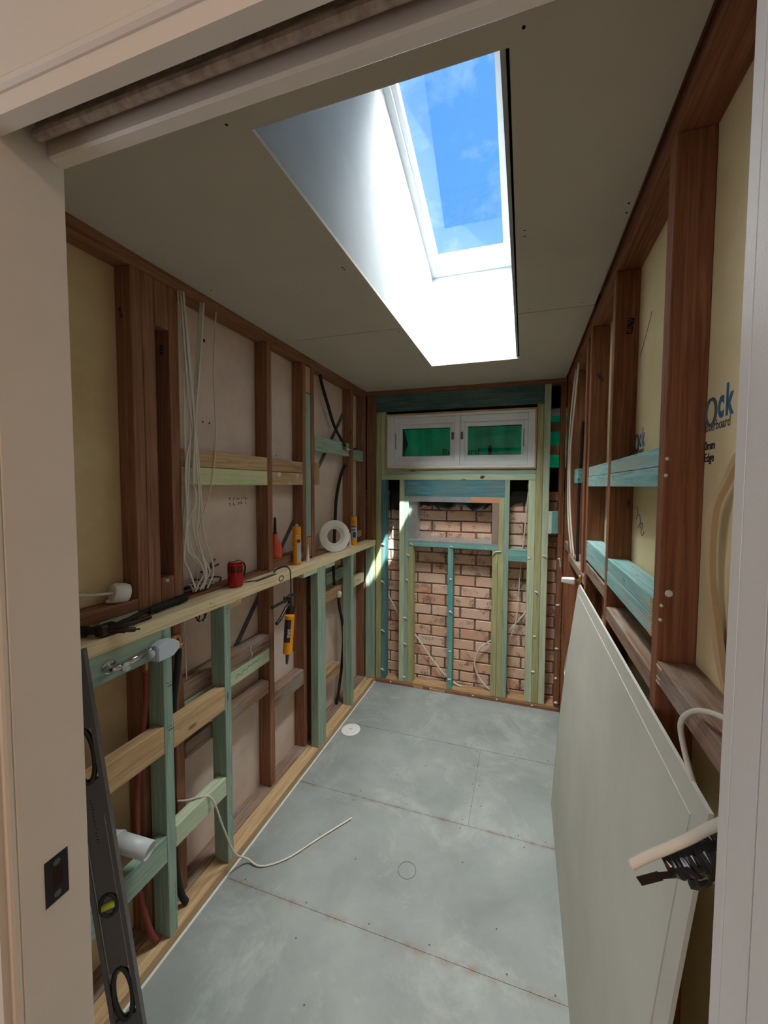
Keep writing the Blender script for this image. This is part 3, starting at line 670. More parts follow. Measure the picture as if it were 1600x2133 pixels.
tim('offcut', 'grey wooden wedge under the white plastic elbow', (.0, .048, -2.09, -1.995, .325, .37), dusty, cat='offcut')

# ---------------------------------------------------------------- back wall frame
G2 = 'timbers of the window wall frame'
def bt(name, label, x0, x1, z0, z1, mt_, y0=0, y1=.07, cat='timber'): return tim(name, label, (x0, x1, y0, y1, z0, z1), mt_, G2, cat)
bt('top_plate', 'thin brown plate tight under the ceiling above the window', -.0, 1.52, 2.367, 2.42, brown, cat='plate', y1=.074)
bt('lintel_beam', 'deep dark green beam above the small white window', .086, 1.374, 2.230, 2.366, beamgr, cat='beam')
bt('stud', 'olive stud beside the brown corner posts', .086, .131, .031, 2.2295, olive)
bt('stud', 'short pale green stud beside the window frame, olive stud behind it', .132, .169, 1.728, 2.2295, palegreen)
bt('stud', 'bright blue stud under the window beside the olive stud', .132, .170, .031, 1.6845, blue)
bt('stud', 'pale green stud that runs up to the sill plate beside the wall niche', .288, .329, .031, 1.6845, palegreen)
bt('stud', 'grey blue stud holding the end of the blue lintel', .330, .365, .031, 1.5545, green)
bt('stud', 'olive stud under the end of the teal niche sill', .366, .406, .031, 1.1545, olive)
bt('cripple_stud', 'thin green stud in the middle below the niche sill', .690, .730, .031, 1.1545, teal)
bt('stud', 'olive stud under the niche sill next to the cable arc', 1.028, 1.069, .031, 1.1545, olive)
bt('stud', 'olive stud next to the teal stud holding the blue lintel', 1.0705, 1.1095, .031, 1.5545, olive)
bt('stud', 'slim teal green stud next to the looping cable', 1.110, 1.146, .031, 1.6845, green)
bt('stud', 'pale green stud with a blue edge, cable hanging in front of the bricks beside it', 1.278, 1.328, .031, 1.6845, palegreen)
bt('stud', 'olive stud in the middle of three touching studs below the window', 1.329, 1.3735, .031, 2.2295, olive)
bt('stud', 'tall pale green stud reaching the ceiling plate beside the dark gap', 1.3755, 1.42, .031, 2.3665, palegreen)
bt('sill_plate', 'pale green plate with a dark knot across under the window', .133, 1.328, 1.685, 1.7275, palegreen, cat='plate')
kb = byname('pale green plate with a dark knot')
bm = bmesh.new(); bm.faces.new([bm.verts.new((.945+.017*math.cos(a)*(1+.3*math.sin(2*a)), -.0004, 1.706+.013*math.sin(a))) for a in [2*math.pi*k/18 for k in range(18)]][::-1]); keep(link('knot', bm, plain('dark_knot', srgb(88, 60, 44), .8)), kb)
bt('sill_plate', 'green plate directly under the white window', .170, 1.328, 1.728, 1.7675, green, cat='plate', y1=.068)
bt('lintel', 'blue stained lintel with orange flecks above the niche opening', .330, 1.1095, 1.555, 1.6845, blue, cat='beam')
bt('niche_sill', 'teal sill timber at the foot of the niche', .366, 1.0695, 1.155, 1.192, teal, cat='sill')
bt('nogging', 'teal nogging between the slim teal stud and the pale studs', 1.1465, 1.2775, 1.083, 1.167, teal, cat='nogging')
nb = bt('nogging', 'teal block with a white metal plate beside the brown corner post', 1.4205, 1.4845, 1.302, 1.460, teal, cat='nogging')
bm = bmesh.new(); add_box(bm, 1.419, 1.442, -.0015, -.0003, 1.300, 1.462)
for z in (1.32, 1.44): add_box(bm, 1.428, 1.432, -.0022, -.0015, z-.002, z+.002, 1)
keep(link('metal_plate', bm, [whitep, dark]), nb)
tim('bottom_plate', 'brown floor plate with raw patches at the foot of the brick wall', (.087, 1.522, .001, .1, .0, .030), oldpine, cat='plate')
tim('kick_strip', 'thin dark brown strip along the floor under the brick wall', (.085, 1.522, -.012, .0005, .0, .024), brown, cat='strip')
for k, (x0, x1) in enumerate(((.42, .50), (.56, .68))):
    tag(box('splinter', (x0, x1, -.0135, -.0122, .003, .021), tan, bev=.0003), ['short', 'long'][k]+' raw splintered patch on the brown strip along the floor', 'wood splinter')
# niche lining of silver foil
nl = thing('niche_liner', 'silver foil lining of the wall niche above the teal sill', 'flashing', (.72, .05, 1.37))
for nm, q in (('top_lining', (.366, 1.070, .0, .115, 1.512, 1.5545)), ('left_lining', (.3655, .431, .03, .115, 1.2, 1.512)), ('right_lining', (1.021, 1.0695, .0, .115, 1.2, 1.512))):
    keep(box(nm, q, foil if nm != 'right_lining' else plain('foil_red_reflection', srgb(180, 160, 150), .4, metal=.6)), nl)  # right lining's pink colour paints in a reddish reflection
bm = bmesh.new(); prism(bm, [(.0, 1.1925), (.115, 1.1925), (.115, 1.222), (.012, 1.205), (.0, 1.203)], 0, .367, 1.069); bmesh.ops.recalc_face_normals(bm, faces=bm.faces)
keep(link('sloped_base', bm, foil), nl)
bm = bmesh.new(); add_box(bm, .86, 1.069, -.0015, -.0003, 1.514, 1.553); keep(link('copper_patch', bm, plain('raw_board_patch', srgb(206, 148, 112), .8)), nl)

# small double window
w2 = thing('window_2', None, None, (.75, .02, 1.98)); struct(w2)
def wbox(nm, x0, x1, z0, z1, y0, y1, mt_=upvc, bev=.0015): return keep(box(nm, (x0, x1, y0, y1, z0, z1), mt_, bev=bev), w2)
tanf = tan
for q in ((.171, 1.3275, 2.196, 2.2065), (.171, 1.3275, 1.768, 1.7785), (.171, .181, 1.7785, 2.196), (1.3175, 1.3275, 1.7785, 2.196)): wbox('reveal_frame', *q, -.012, .09, tanf)
for q in ((.1815, 1.317, 2.176, 2.1955), (.1815, 1.317, 1.779, 1.795), (.1815, .235, 1.795, 2.176), (1.268, 1.317, 1.795, 2.176), (.733, .77, 1.795, 2.176)): wbox('window_frame', *q, .0, .085)
for (a, b_, c0, c1) in ((.236, .732, .295, .690), (.771, 1.267, .827, 1.221)):
    z0_, z1_ = 1.7965, 2.1745
    bm = bmesh.new()
    for q in ((a, b_, .010, .07, 2.125, z1_), (a, b_, .010, .07, z0_, 1.832), (a, c0-.02, .016, .07, 1.8325, 2.1245), (c1+.02, b_, .016, .07, 1.8325, 2.1245)): add_box(bm, *q, bev=.0015)
    sash = keep(link('sash', bm, upvc), w2)
    def wbox(nm, x0, x1, z0, z1, y0, y1, mt_=upvc, bev=.0015): return keep(box(nm, (x0, x1, y0, y1, z0, z1), mt_, bev=bev), sash)
    wbox('glazing_bead', c0-.02, c1+.02, 2.093, 2.1245, .03, .06); wbox('glazing_bead', c0-.02, c1+.02, 1.8325, 1.873, .024, .06)
    wbox('glazing_bead', c0-.02, c0, 1.873, 2.093, .028, .06); wbox('glazing_bead', c1, c1+.02, 1.873, 2.093, .028, .06)
    wbox('glass_pane', c0-.005, c1+.005, 1.868, 2.098, .045, .049, glass, 0)
    wbox('dark_seal', c0-.004, c1+.004, 2.0885, 2.0925, .040, .044, dark, 0)
def wbox(nm, x0, x1, z0, z1, y0, y1, mt_=upvc, bev=.0015): return keep(box(nm, (x0, x1, y0, y1, z0, z1), mt_, bev=bev), w2)
for x in (.705, .776): wbox('latch_keep', x, x+.017, 1.995, 2.05, .004, .012, steelgrey)
for x in (.248, 1.235): wbox('stay_arm', x, x+.004, 1.93, 2.06, .008, .0155, steelgrey)
# right corner posts on the back frame
bt('corner_post', 'reddish brown post with white adhesive dabs beside the dark gap', 1.4855, 1.521, .0005, 2.3665, brownr)

# ---------------------------------------------------------------- right wall framing
G3 = 'studs of the wall the cement sheet leans on'
def rs(label, y0, y1, z0=.045, z1=2.354, mt_=brownr, x0=W, x1=1.5965): return tim('wall_stud', label, (x0, x1, y0, y1, z0, z1), mt_, G3)
R1 = rs('wide dark brown stud closest to the doorway, blue noggings ending against it', -1.950, -1.913)
R2 = rs('brown stud with a black stamp near the top, between the two blue nogging bays', -1.440, -1.402)
R3 = rs('brown stud with a small black stamp, cable pair just beyond it', -.990, -.945)
rs('thin brown batten packed behind the stud with the small stamp', -.865, -.815, x0=W+.002)
rs('brown stud behind the pair of white cables', -.315, -.27)
rs('brown stud touching the corner post at the end of the cable wall', -.052, -.012)
tim('top_plate', 'brown top plate above the wall the cement sheet leans on', (W, 1.5965, -2.47, 0, 2.355, 2.42), brownr, cat='plate')
tim('packing_strip', 'dark strip above the top plate at the ceiling gap', (W-.006, W+.05, -2.47, 0, 2.421, 2.50), brown, cat='strip')
tim('bottom_plate', 'old brown floor plate hidden behind the leaning cement sheet', (W, 1.5965, -2.47, 0, .0, .0445), brownr, cat='plate')
tim('nogging', 'upper board of the worn blue nogging beside the wide dark stud', (W+.001, 1.57, -1.9125, -1.4405, 1.6855, 1.7275), bluelt, cat='nogging')
tim('nogging', 'lower board of the worn blue nogging beside the wide dark stud', (W, 1.57, -1.9125, -1.4405, 1.641, 1.6845), bluelt, cat='nogging')
tim('nogging', 'upper board of the short blue nogging in the second bay from the doorway', (W+.001, 1.57, -1.4015, -.9905, 1.6855, 1.7275), bluelt, cat='nogging')
tim('nogging', 'lower board of the short blue nogging in the second bay from the doorway', (W, 1.57, -1.4015, -.9905, 1.641, 1.6845), bluelt, cat='nogging')
tim('nogging', 'small teal block far along at the height of the upper blue nogging', (W+.006, 1.58, -.60, -.866 if False else -.44, 1.66, 1.74), teal, cat='nogging')
tim('nogging', 'thick blue nogging block beside the wide dark stud at plate height, top board', (W+.0005, 1.59, -1.9125, -1.4405, 1.3525, 1.394), bluelt, cat='nogging')
tim('nogging', 'thick blue nogging block beside the wide dark stud at plate height, bottom board', (W, 1.59, -1.9125, -1.4405, 1.304, 1.3515), bluelt, cat='nogging')
tim('nogging', 'blue nogging block in the second bay from the doorway at plate height', (W, 1.59, -1.4015, -.9905, 1.306, 1.394), bluelt, cat='nogging')
tim('mid_plate', 'weathered brown ledge between the wide dark stud and the doorway', (W, 1.5965, -2.47, -1.9505, 1.222, 1.268), dusty, cat='plate')
tim('mid_plate', 'long grey brown ledge under the thick blue nogging', (W, 1.5965, -1.9125, -1.4405, 1.183, 1.226), dusty, cat='plate')
tim('mid_plate', 'brown ledge under the second blue nogging block', (W, 1.5965, -1.4015, -.9905, 1.243, 1.291), dusty, cat='plate')
tim('mid_plate', 'brown ledge where the white cables and black pipe end', (W, 1.5965, -.9445, -.3155, 1.172, 1.215), dusty, cat='plate')
tim('mid_plate', 'short brown ledge right at the back corner', (W, 1.5965, -.2695, -.053, 1.215, 1.262), dusty, cat='plate')
# stamps on the studs (black ink, side faces)
def stamp(parent, y, x, z, w, h, tilt, sd):
    bm = bmesh.new(); c_, s_ = math.cos(tilt), math.sin(tilt)
    def P(a, b_, d): return bm.verts.new((x+a*c_-b_*s_, y-d, z+a*s_+b_*c_))
    f = bm.faces.new([P(-w/2, -h/2, .0004), P(w/2, -h/2, .0004), P(w/2, h/2, .0004), P(-w/2, h/2, .0004)]); f.material_index = 0
    rd = random.Random(sd); zz = -h/2+h*.08
    while zz < h/2-h*.1:
        hh = rd.uniform(.0025, .005); w2_ = w*rd.uniform(.3, .8); x_ = rd.uniform(-w/2, w/2-w2_)
        f = bm.faces.new([P(x_, zz, .0008), P(x_+w2_, zz, .0008), P(x_+w2_, zz+hh*.5, .0008), P(x_, zz+hh*.5, .0008)]); f.material_index = 1; zz += hh*1.4
    keep(link('ink_stamp', bm, [inkblack, plain('stamp_gaps', srgb(150, 110, 86), .8)]), parent)
stamp(R2, -1.440, 1.571, 2.172, .018, .052, -.12, 1); stamp(R3, -.990, 1.563, 2.128, .014, .038, .45, 2)
stamp(sA, -1.925, -.045, 2.205, .012, .034, .2, 3); stamp(sC, -1.788, -.038, 2.13, .012, .036, .0, 4)
for k, (x, z, rr) in enumerate(((1.543, 1.415, .008), (1.530, 1.70, .004), (1.529, 1.665, .004), (1.530, 1.388, .004), (1.529, 1.357, .004))):
    o = lathe('filler_spot', [(0, 0), (rr, 0), (rr*.7, .003), (0, .004)], adhes, loc=(x, -1.950, z), rot=(math.pi/2, 0, 0), seg=10); keep(o, R1)
# splintered ends of the wide-bay noggings
bm = bmesh.new()
for k in range(14):
    z = 1.305+.088*k/14; add_box(bm, W-.001, W+.001, -1.912, -1.912+random.uniform(.004, .022), z, z+.004)
o = link('raw_splinters', bm, tan); tag(o, 'raw splintered wood at the end of the thick blue nogging by the wide stud', 'wood splinter')
bm = bmesh.new()
for k in range(12):
    a = random.uniform(0, .03); add_box(bm, W-.002+random.uniform(0, .01), W+.012, -1.952-a, -1.952, 1.224+.0035*k, 1.227+.0035*k)
o = link('raw_splinters', bm, palebeam); tag(o, 'raw splintered wood where the ledge meets the wide dark stud', 'wood splinter')

# ---------------------------------------------------------------- leaning cement sheet
def lean(y, s):      # s = distance up the sheet, 0..1.17
    x = 1.412+(1.514-1.412)*s/1.165; return Vector((x-.012*math.sin(math.pi*s/1.165), y, s*.9955+.001))
bm = bmesh.new(); ys = [-2.225+(1.365*k/10) for k in range(11)]; ss = [1.165*k/12 for k in range(13)]
def skin(off, y0, y1, s0, s1, ny=10, ns=12, mi=0):
    g_ = []
    for i in range(ny+1):
        g_.append([bm.verts.new(lean(y0+(y1-y0)*i/ny, s0+(s1-s0)*j/ns)+Vector((off, 0, 0))) for j in range(ns+1)])
    fs = []
    for i in range(ny):
        for j in range(ns): f = bm.faces.new((g_[i][j], g_[i+1][j], g_[i+1][j+1], g_[i][j+1])); f.material_index = mi; fs.append(f)
    return g_
Ya, Yb, S = -2.225, -.862, 1.165
Ft = skin(0, Ya, Yb, 0, S); Bk = skin(.0065, Ya, Yb, 0, S)
def bridge(la, lb, mi=1):
    for a, b_, c_, d in zip(la, la[1:], lb[1:], lb): f = bm.faces.new((a, b_, c_, d)); f.material_index = mi
bridge(Ft[0], Bk[0]); bridge(Ft[-1], Bk[-1]); bridge([c_[0] for c_ in Ft], [c_[0] for c_ in Bk]); bridge([c_[-1] for c_ in Ft], [c_[-1] for c_ in Bk])
bmesh.ops.recalc_face_normals(bm, faces=bm.faces)
sheet = link('cement_sheet', bm, [sheetm, sheetedge], smooth=True); tag(sheet, 'large pale grey fibre cement sheet leaning against the brown studs', 'building board')
try: sheet.data.set_sharp_from_angle(angle=math.radians(40))
except Exception: pass
# raised middle field: the recessed edge line around it
bm = bmesh.new(); a0, a1, s1_ = Ya+.045, Yb-.045, S-.042
Ft = skin(-.0015, a0, a1, .04, s1_); Bk = skin(.002, a0, a1, .04, s1_)
bridge(Ft[0], Bk[0]); bridge(Ft[-1], Bk[-1]); bridge([c_[0] for c_ in Ft], [c_[0] for c_ in Bk]); bridge([c_[-1] for c_ in Ft], [c_[-1] for c_ in Bk])
bmesh.ops.recalc_face_normals(bm, faces=bm.faces)
o = link('thick_middle_field', bm, [sheetm, sheetedge], smooth=True); keep(o, sheet)
try: o.data.set_sharp_from_angle(angle=math.radians(40))
except Exception: pass

# ---------------------------------------------------------------- adhesive dabs on the back frame
DAB = [(.110, 1.155, 'beside the blue stud, olive stud'), (.139, .848, 'a'), (.141, .438, 'a'), (.142, .107, 'a')]
def dab(x, z, size, long_, label, sd, y=0.0):
    rd = random.Random(sd); bm = bmesh.new()
    bmesh.ops.create_icosphere(bm, subdivisions=2, radius=1)
    for v_ in bm.verts:
        n = 1+.18*rd.uniform(-1, 1); v_.co = Vector((v_.co.x*size*n, v_.co.y*.006*n, v_.co.z*size*.62*n))
    if long_:
        a = rd.uniform(-.4, .2); L_ = size*rd.uniform(1.6, 2.6)
        add_tube(bm, [(0, -.002, 0), (L_*.5, -.010, L_*.5*a), (L_, -.006, L_*a-.006)], .003, seg=6, radii=[.004, .0035, .002])
    for v_ in bm.verts:
        if v_.co.y > .0008: v_.co.y = .0008
    o = link('adhesive_dab', bm, adhes, smooth=True, loc=(x, y, z)); tag(o, label, 'adhesive dab', 'dried adhesive dabs on the studs of the window wall')
stl = 'dab of dried white adhesive on '
dabs = [(.139, 1.155, .011, 1, 'the blue stud level with the niche sill'), (.139, .848, .010, 1, 'the blue stud below the level of the niche sill'), (.141, .438, .010, 1, 'the blue stud about knee height'), (.142, .107, .011, 1, 'the foot of the blue stud'),
 (.360, 1.081, .009, 1, 'the studs just under the niche sill end'), (.351, .878, .008, 1, 'the grey blue stud at hip height'), (.336, .565, .009, 1, 'the grey blue stud at knee height'), (.337, .351, .009, 1, 'the grey blue stud at shin height'), (.333, .069, .013, 0, 'the foot of the grey blue stud'),
 (.712, 1.165, .009, 1, 'the teal sill above the thin middle stud'), (.712, .910, .010, 0, 'the thin middle stud, topmost one'), (.711, .654, .009, 1, 'the thin middle stud, second from its top'), (.712, .335, .009, 0, 'the thin middle stud, third from its top'), (.710, .109, .010, 0, 'the foot of the thin middle stud'),
 (.978, 1.162, .006, 0, 'the teal sill near the cable arc'), (.385, 1.172, .009, 1, 'the teal sill at its blue stud end'), (1.293, 1.113, .009, 0, 'the pale green stud beside the teal nogging'), (1.393, 1.136, .009, 1, 'the tall pale green stud beside the dark gap'),
 (1.345, .868, .008, 1, 'the olive stud of the touching three, long smear'), (1.342, .534, .011, 0, 'the olive stud of the touching three at knee height'), (1.336, .267, .012, 0, 'the olive stud of the touching three at shin height'),
 (1.498, 1.121, .008, 0, 'the brown corner post, topmost one'), (1.497, .784, .011, 0, 'the brown corner post level with the plastic tap cap'), (1.497, .463, .011, 0, 'the brown corner post at knee height'), (1.495, .242, .010, 0, 'the brown corner post at shin height'), (1.500, .060, .012, 0, 'the foot of the brown corner post')]
for k, (x, z, s_, l_, lb) in enumerate(dabs): dab(x, z, s_*1.25, l_, stl+lb, k)
for k, (x, lb) in enumerate(((.224, 'below the blue stud'), (.562, 'beside the raw patches'), (.900, 'below the cable arc'), (1.08, 'below the slim teal stud'), (1.334, 'below the three touching studs'))):
    dab(x, .018, .008, 0, stl+'the brown floor strip '+lb, 50+k, y=-.0125)
bm = bmesh.new(); add_tube(bm, [(1.093, -.003, 1.150), (1.055, -.008, 1.148), (1.035, -.006, 1.125), (1.028, -.003, 1.095)], .004, seg=6, radii=[.005, .004, .002])
tag(link('adhesive_dab', bm, adhes, smooth=True), stl+'the olive studs, hooked smear running down', 'adhesive dab', 'dried adhesive dabs on the studs of the window wall')
bm = bmesh.new(); add_tube(bm, [(1.502, -.003, 1.12), (1.506, -.006, 1.08), (1.507, -.003, 1.04)], .004, seg=6, radii=[.004, .005, .001])
tag(link('adhesive_dab', bm, adhes, smooth=True), stl+'the brown corner post, long drip', 'adhesive dab', 'dried adhesive dabs on the studs of the window wall')

# ---------------------------------------------------------------- cables behind the back frame
def cable(label, pts, r=.004, mt_=cablew, group=None, flat=1.0, name='cable', seg=8):
    o = tube(name, pts, r, mt_, seg=seg, flat=flat); return tag(o, label, name.replace('_', ' ').split()[-1], group)
cable('cream cable crossing the bricks diagonally from the blue stud down to the floor', [(.12, .09, .80), (.181, .09, .679), (.252, .09, .562), (.398, .088, .405), (.541, .085, .223), (.669, .085, .088), (.75, .07, .045), (.80, .06, .034)], .0065)
cable('cream cable making an arc in front of the bricks behind the olive and teal studs', [(1.30, .095, .72), (1.279, .092, .682), (1.146, .085, .513), (1.017, .088, .423), (.93, .09, .34), (.897, .09, .22), (.94, .085, .109), (1.02, .075, .036)], .0065)
cable('thin white cable hanging down in front of the bricks beside the pale green stud', [(1.276, .075, 1.66), (1.275, .08, 1.567), (1.252, .08, 1.238), (1.232, .08, 1.0), (1.212, .078, .639), (1.150, .08, .395), (1.142, .08, .215), (1.165, .07, .036)], .0042)

# ---------------------------------------------------------------- left wall: cables
GC = 'white cables hanging from the top plate beside the brown stud'
lw = [([(1.752, 2.353), (1.739, 2.087), (1.742, 1.836), (1.738, 1.66), (1.735, 1.50), (1.690, 1.36), (1.63, 1.31), (1.62, 1.26), (1.68, 1.215)], 'outermost against the stud'),
      ([(1.745, 2.353), (1.728, 2.087), (1.722, 1.836), (1.735, 1.64), (1.742, 1.52), (1.72, 1.38), (1.66, 1.30), (1.64, 1.25), (1.66, 1.212)], 'ending in the cable pile by the stud foot'),
      ([(1.738, 2.353), (1.718, 2.08), (1.700, 1.836), (1.685, 1.66), (1.655, 1.45), (1.618, 1.34), (1.606, 1.27), (1.64, 1.21)], 'making the widest bow to the far side'),
      ([(1.649, 2.353), (1.680, 2.10), (1.702, 1.90), (1.705, 1.75), (1.695, 1.60), (1.688, 1.45), (1.665, 1.35), (1.65, 1.28), (1.665, 1.215)], 'coming down from the second hole in the plate'),
      ([(1.643, 2.353), (1.672, 2.10), (1.690, 1.88), (1.728, 1.74), (1.742, 1.60), (1.738, 1.46), (1.705, 1.37), (1.655, 1.33), (1.63, 1.27), (1.65, 1.213)], 'crossing over the others at the nogging'),
      ([(1.655, 2.353), (1.690, 2.05), (1.715, 1.85), (1.745, 1.70), (1.744, 1.52), (1.742, 1.36), (1.72, 1.30), (1.69, 1.215)], 'tucked along the stud edge'),
      ([(1.748, 2.353), (1.733, 2.0), (1.712, 1.84), (1.708, 1.70), (1.705, 1.50), (1.678, 1.38), (1.645, 1.30), (1.70, 1.212)], 'in the middle of the bundle'),
      ([(1.742, 2.353), (1.724, 2.05), (1.710, 1.86), (1.72, 1.66), (1.71, 1.58), (1.735, 1.47), (1.73, 1.38), (1.68, 1.33), (1.655, 1.26), (1.68, 1.214)], 'with an S bend below the nogging')]
for k, (pp, lb) in enumerate(lw):
    x = .012+.0048*(k % 4)
    pts = [(x if 1.5 < z < 2.3 else (x-.006 if z > 2.3 else x-.02), -y, z) for y, z in pp]
    tag(tube('cable', pts, .0043, cablew, seg=7, flat=.7), 'white cable of the hanging bundle, '+lb, 'cable', GC)
cable('single thin grey wire hanging loose away from the cable bundle', [(.006, -1.573, 2.353), (-.005, -1.58, 2.1), (.004, -1.583, 1.858), (.006, -1.60, 1.70), (.006, -1.625, 1.60), (-.01, -1.66, 1.47), (-.02, -1.665, 1.35), (-.03, -1.66, 1.21)], .0024)
# tangled heap of cable ends on the nogging
rd = random.Random(12); heap = thing('cable_heap', 'tangled heap of cable ends and wires lying on the brown nogging by the stud foot', 'cable heap', (-.03, -1.67, 1.2))
for k in range(16):
    cyy, r0 = -1.735+rd.uniform(.02, .16), rd.uniform(.018, .04); ph = rd.uniform(0, 6)
    pts = [(-.035+.028*math.sin(a*1.3+ph), cyy+r0*math.cos(a), 1.204+rd.uniform(0, .012)+.03*abs(math.sin(a*.7+ph))) for a in [q*.7+ph for q in range(7)]]
    bm = bmesh.new(); add_tube(bm, pts, rd.uniform(.0022, .0036), seg=6, n=5); keep(link('wire', bm, cablew if k % 3 else blackrub, smooth=True), heap)
pl_ = thing('pliers', 'dark red handled pliers sticking out of the cable heap beside the can', 'pliers', (-.04, -1.58, 1.24))
bm = bmesh.new(); add_tube(bm, [(-.03, -1.64, 1.275), (-.03, -1.60, 1.28), (-.03, -1.545, 1.29)], .004, seg=6); keep(link('jaw', bm, steel, smooth=True), pl_)
bm = bmesh.new(); add_tube(bm, [(-.03, -1.60, 1.275), (-.02, -1.588, 1.31), (-.02, -1.575, 1.318)], .005, seg=6); keep(link('handle', bm, redpl, smooth=True), pl_)
bm = bmesh.new(); add_tube(bm, [(-.03, -1.60, 1.27), (-.03, -1.615, 1.235), (-.03, -1.62, 1.205)], .005, seg=6); keep(link('handle', bm, redpl, smooth=True), pl_)

# black pipes
cable('black pipe running down from the top plate to the green nogging', [(-.035, -.673, 2.353), (-.03, -.655, 2.29), (-.03, -.587, 2.188), (-.026, -.50, 2.05), (.002, -.425, 1.945), (.012, -.40, 1.915)], .0105, blackrub, name='black_pipe', seg=12)
el = thing('pipe_fitting', 'brass and steel pipe fitting at the end of the upper black pipe', 'pipe fitting', (.012, -.40, 1.90))
bm = bmesh.new(); add_tube(bm, [(.012, -.402, 1.925), (.012, -.400, 1.90), (.012, -.39, 1.89)], .0105, seg=12); keep(link('elbow', bm, brass, smooth=True), el)
bm = bmesh.new(); add_tube(bm, [(.012, -.395, 1.897), (.012, -.30, 1.905), (.012, -.235, 1.915)], .009, seg=12, smooth=False); keep(link('spindle', bm, chrome, smooth=True), el)
bm = bmesh.new(); add_tube(bm, [(.012, -.45, 1.93), (.012, -.43, 1.89)], .004, seg=8, smooth=False); keep(link('wing', bm, steelgrey), el)
cable('black pipe bowing from a brown stud down behind the white ring', [(-.045, -.292, 1.785), (-.042, -.33, 1.765), (-.036, -.40, 1.68), (-.034, -.46, 1.53), (-.034, -.478, 1.37), (-.034, -.49, 1.23), (-.034, -.50, 1.12), (-.033, -.505, 1.00), (-.034, -.49, .93)], .0115, blackrub, name='black_pipe', seg=12)
cable('black pipe hanging from the pale brown nogging down to the floor plate', [(.013, -.515, .85), (.010, -.50, .78), (.010, -.455, .65), (.0, -.42, .52), (-.01, -.42, .35), (-.02, -.45, .15), (-.03, -.47, .046)], .0105, blackrub, name='black_pipe', seg=12)
o = lathe('pipe_cap', [(0, -.02), (.012, -.02), (.017, -.008), (.017, .012), (.012, .02), (0, .02)], whitep, loc=(.018, -.517, .872), rot=(0, .3, 0), seg=8); o.name = 'tape_wrap'; tag(o, 'cream tape wrap on the pipe end at the pale brown nogging', 'tape wrap')
cable('thin red pipe behind the green studs by the back corner', [(-.045, -.36, 1.145), (-.045, -.35, .95), (-.045, -.33, .75), (-.045, -.33, .5)], .006, redlag, name='red_pipe')
cable('black pipe running down behind the green stud below the copper elbow', [(.03, -1.803, 1.045), (.03, -1.812, .95), (.03, -1.832, .80), (.03, -1.845, .5), (.03, -1.84, .25), (.036, -1.823, .10), (.045, -1.81, .050)], .011, blackrub, name='black_pipe', seg=12)
ce = thing('copper_elbow', 'copper elbow fitting on top of the black pipe beside the green stud', 'pipe fitting', (.03, -1.80, 1.07))
bm = bmesh.new(); add_tube(bm, [(.035, -1.803, 1.04), (.035, -1.803, 1.072), (.035, -1.812, 1.082), (.035, -1.84, 1.08)], .0095, seg=12); keep(link('elbow', bm, copper, smooth=True), ce)
bm = bmesh.new(); add_tube(bm, [(.035, -1.803, 1.035), (.035, -1.803, 1.05)], .012, seg=12, smooth=False); keep(link('collar', bm, copper, smooth=True), ce)
bm = bmesh.new(); add_tube(bm, [(.035, -1.835, 1.080), (.035, -1.905, 1.079)], .004, seg=8, smooth=False); keep(link('rod', bm, steelgrey), ce)
rp = thing('lagged_red_pipe', 'red lagged pipe dropping from the plastic capped fitting to the floor plate', 'pipe', (.05, -1.94, .5))
bm = bmesh.new(); add_tube(bm, [(.035, -1.932, 1.01), (.035, -1.938, .9), (.03, -1.955, .75), (.025, -1.97, .55), (.03, -1.975, .3), (.045, -1.955, .12), (.055, -1.935, .052)], .009, seg=12); keep(link('lagging', bm, redlag, smooth=True), rp)
bm = bmesh.new(); add_tube(bm, [(.035, -1.932, 1.05), (.035, -1.932, 1.005)], .0095, seg=12, smooth=False); keep(link('copper_tail', bm, copper, smooth=True), rp)
# chrome arm with clear cap
ar = thing('chrome_arm', 'chrome fixing arm with a cloudy plastic cap on the dark green nogging', 'pipe fitting', (.09, -2.06, 1.09))
o = lathe('flange', [(0, 0), (.02, 0), (.02, .004), (.013, .008), (0, .008)], chrome, loc=(.0845, -2.083, 1.102), rot=(0, math.pi/2, 0), seg=24); keep(o, ar)
bm = bmesh.new(); add_tube(bm, [(.09, -2.095, 1.10), (.112, -2.09, 1.102), (.118, -2.075, 1.103)], .010, seg=12); keep(link('elbow', bm, chrome, smooth=True), ar)
o = lathe('end_disc', [(0, 0), (.014, 0), (.015, .004), (.014, .016), (0, .018)], chrome, loc=(.112, -2.062, 1.098), rot=(0, math.pi/2, 0), seg=20); keep(o, ar)
bm = bmesh.new(); add_tube(bm, [(.114, -2.068, 1.100), (.110, -1.99, 1.108)], .0105, seg=14, smooth=False); keep(link('tube', bm, chrome, smooth=True), ar)
bm = bmesh.new(); add_tube(bm, [(.110, -1.99, 1.108), (.106, -1.955, 1.110)], .0045, seg=10, smooth=False); keep(link('spindle', bm, chrome, smooth=True), ar)
bm = bmesh.new(); prism(bm, [(-1.962, 1.063), (-1.905, 1.062), (-1.880, 1.080), (-1.880, 1.100), (-1.900, 1.117), (-1.935, 1.122), (-1.962, 1.112)], 0, .088, .126)
bmesh.ops.recalc_face_normals(bm, faces=bm.faces); bmesh.ops.bevel(bm, geom=bm.edges[:], offset=.003, segments=2, affect='EDGES'); keep(link('plastic_cap', bm, clearpl, smooth=False), ar)
bm = bmesh.new(); add_tube(bm, [(.106, -1.978, 1.092), (.106, -1.960, 1.092)], .013, seg=18, smooth=False); keep(link('cap_collar', bm, clearpl, smooth=True), ar)
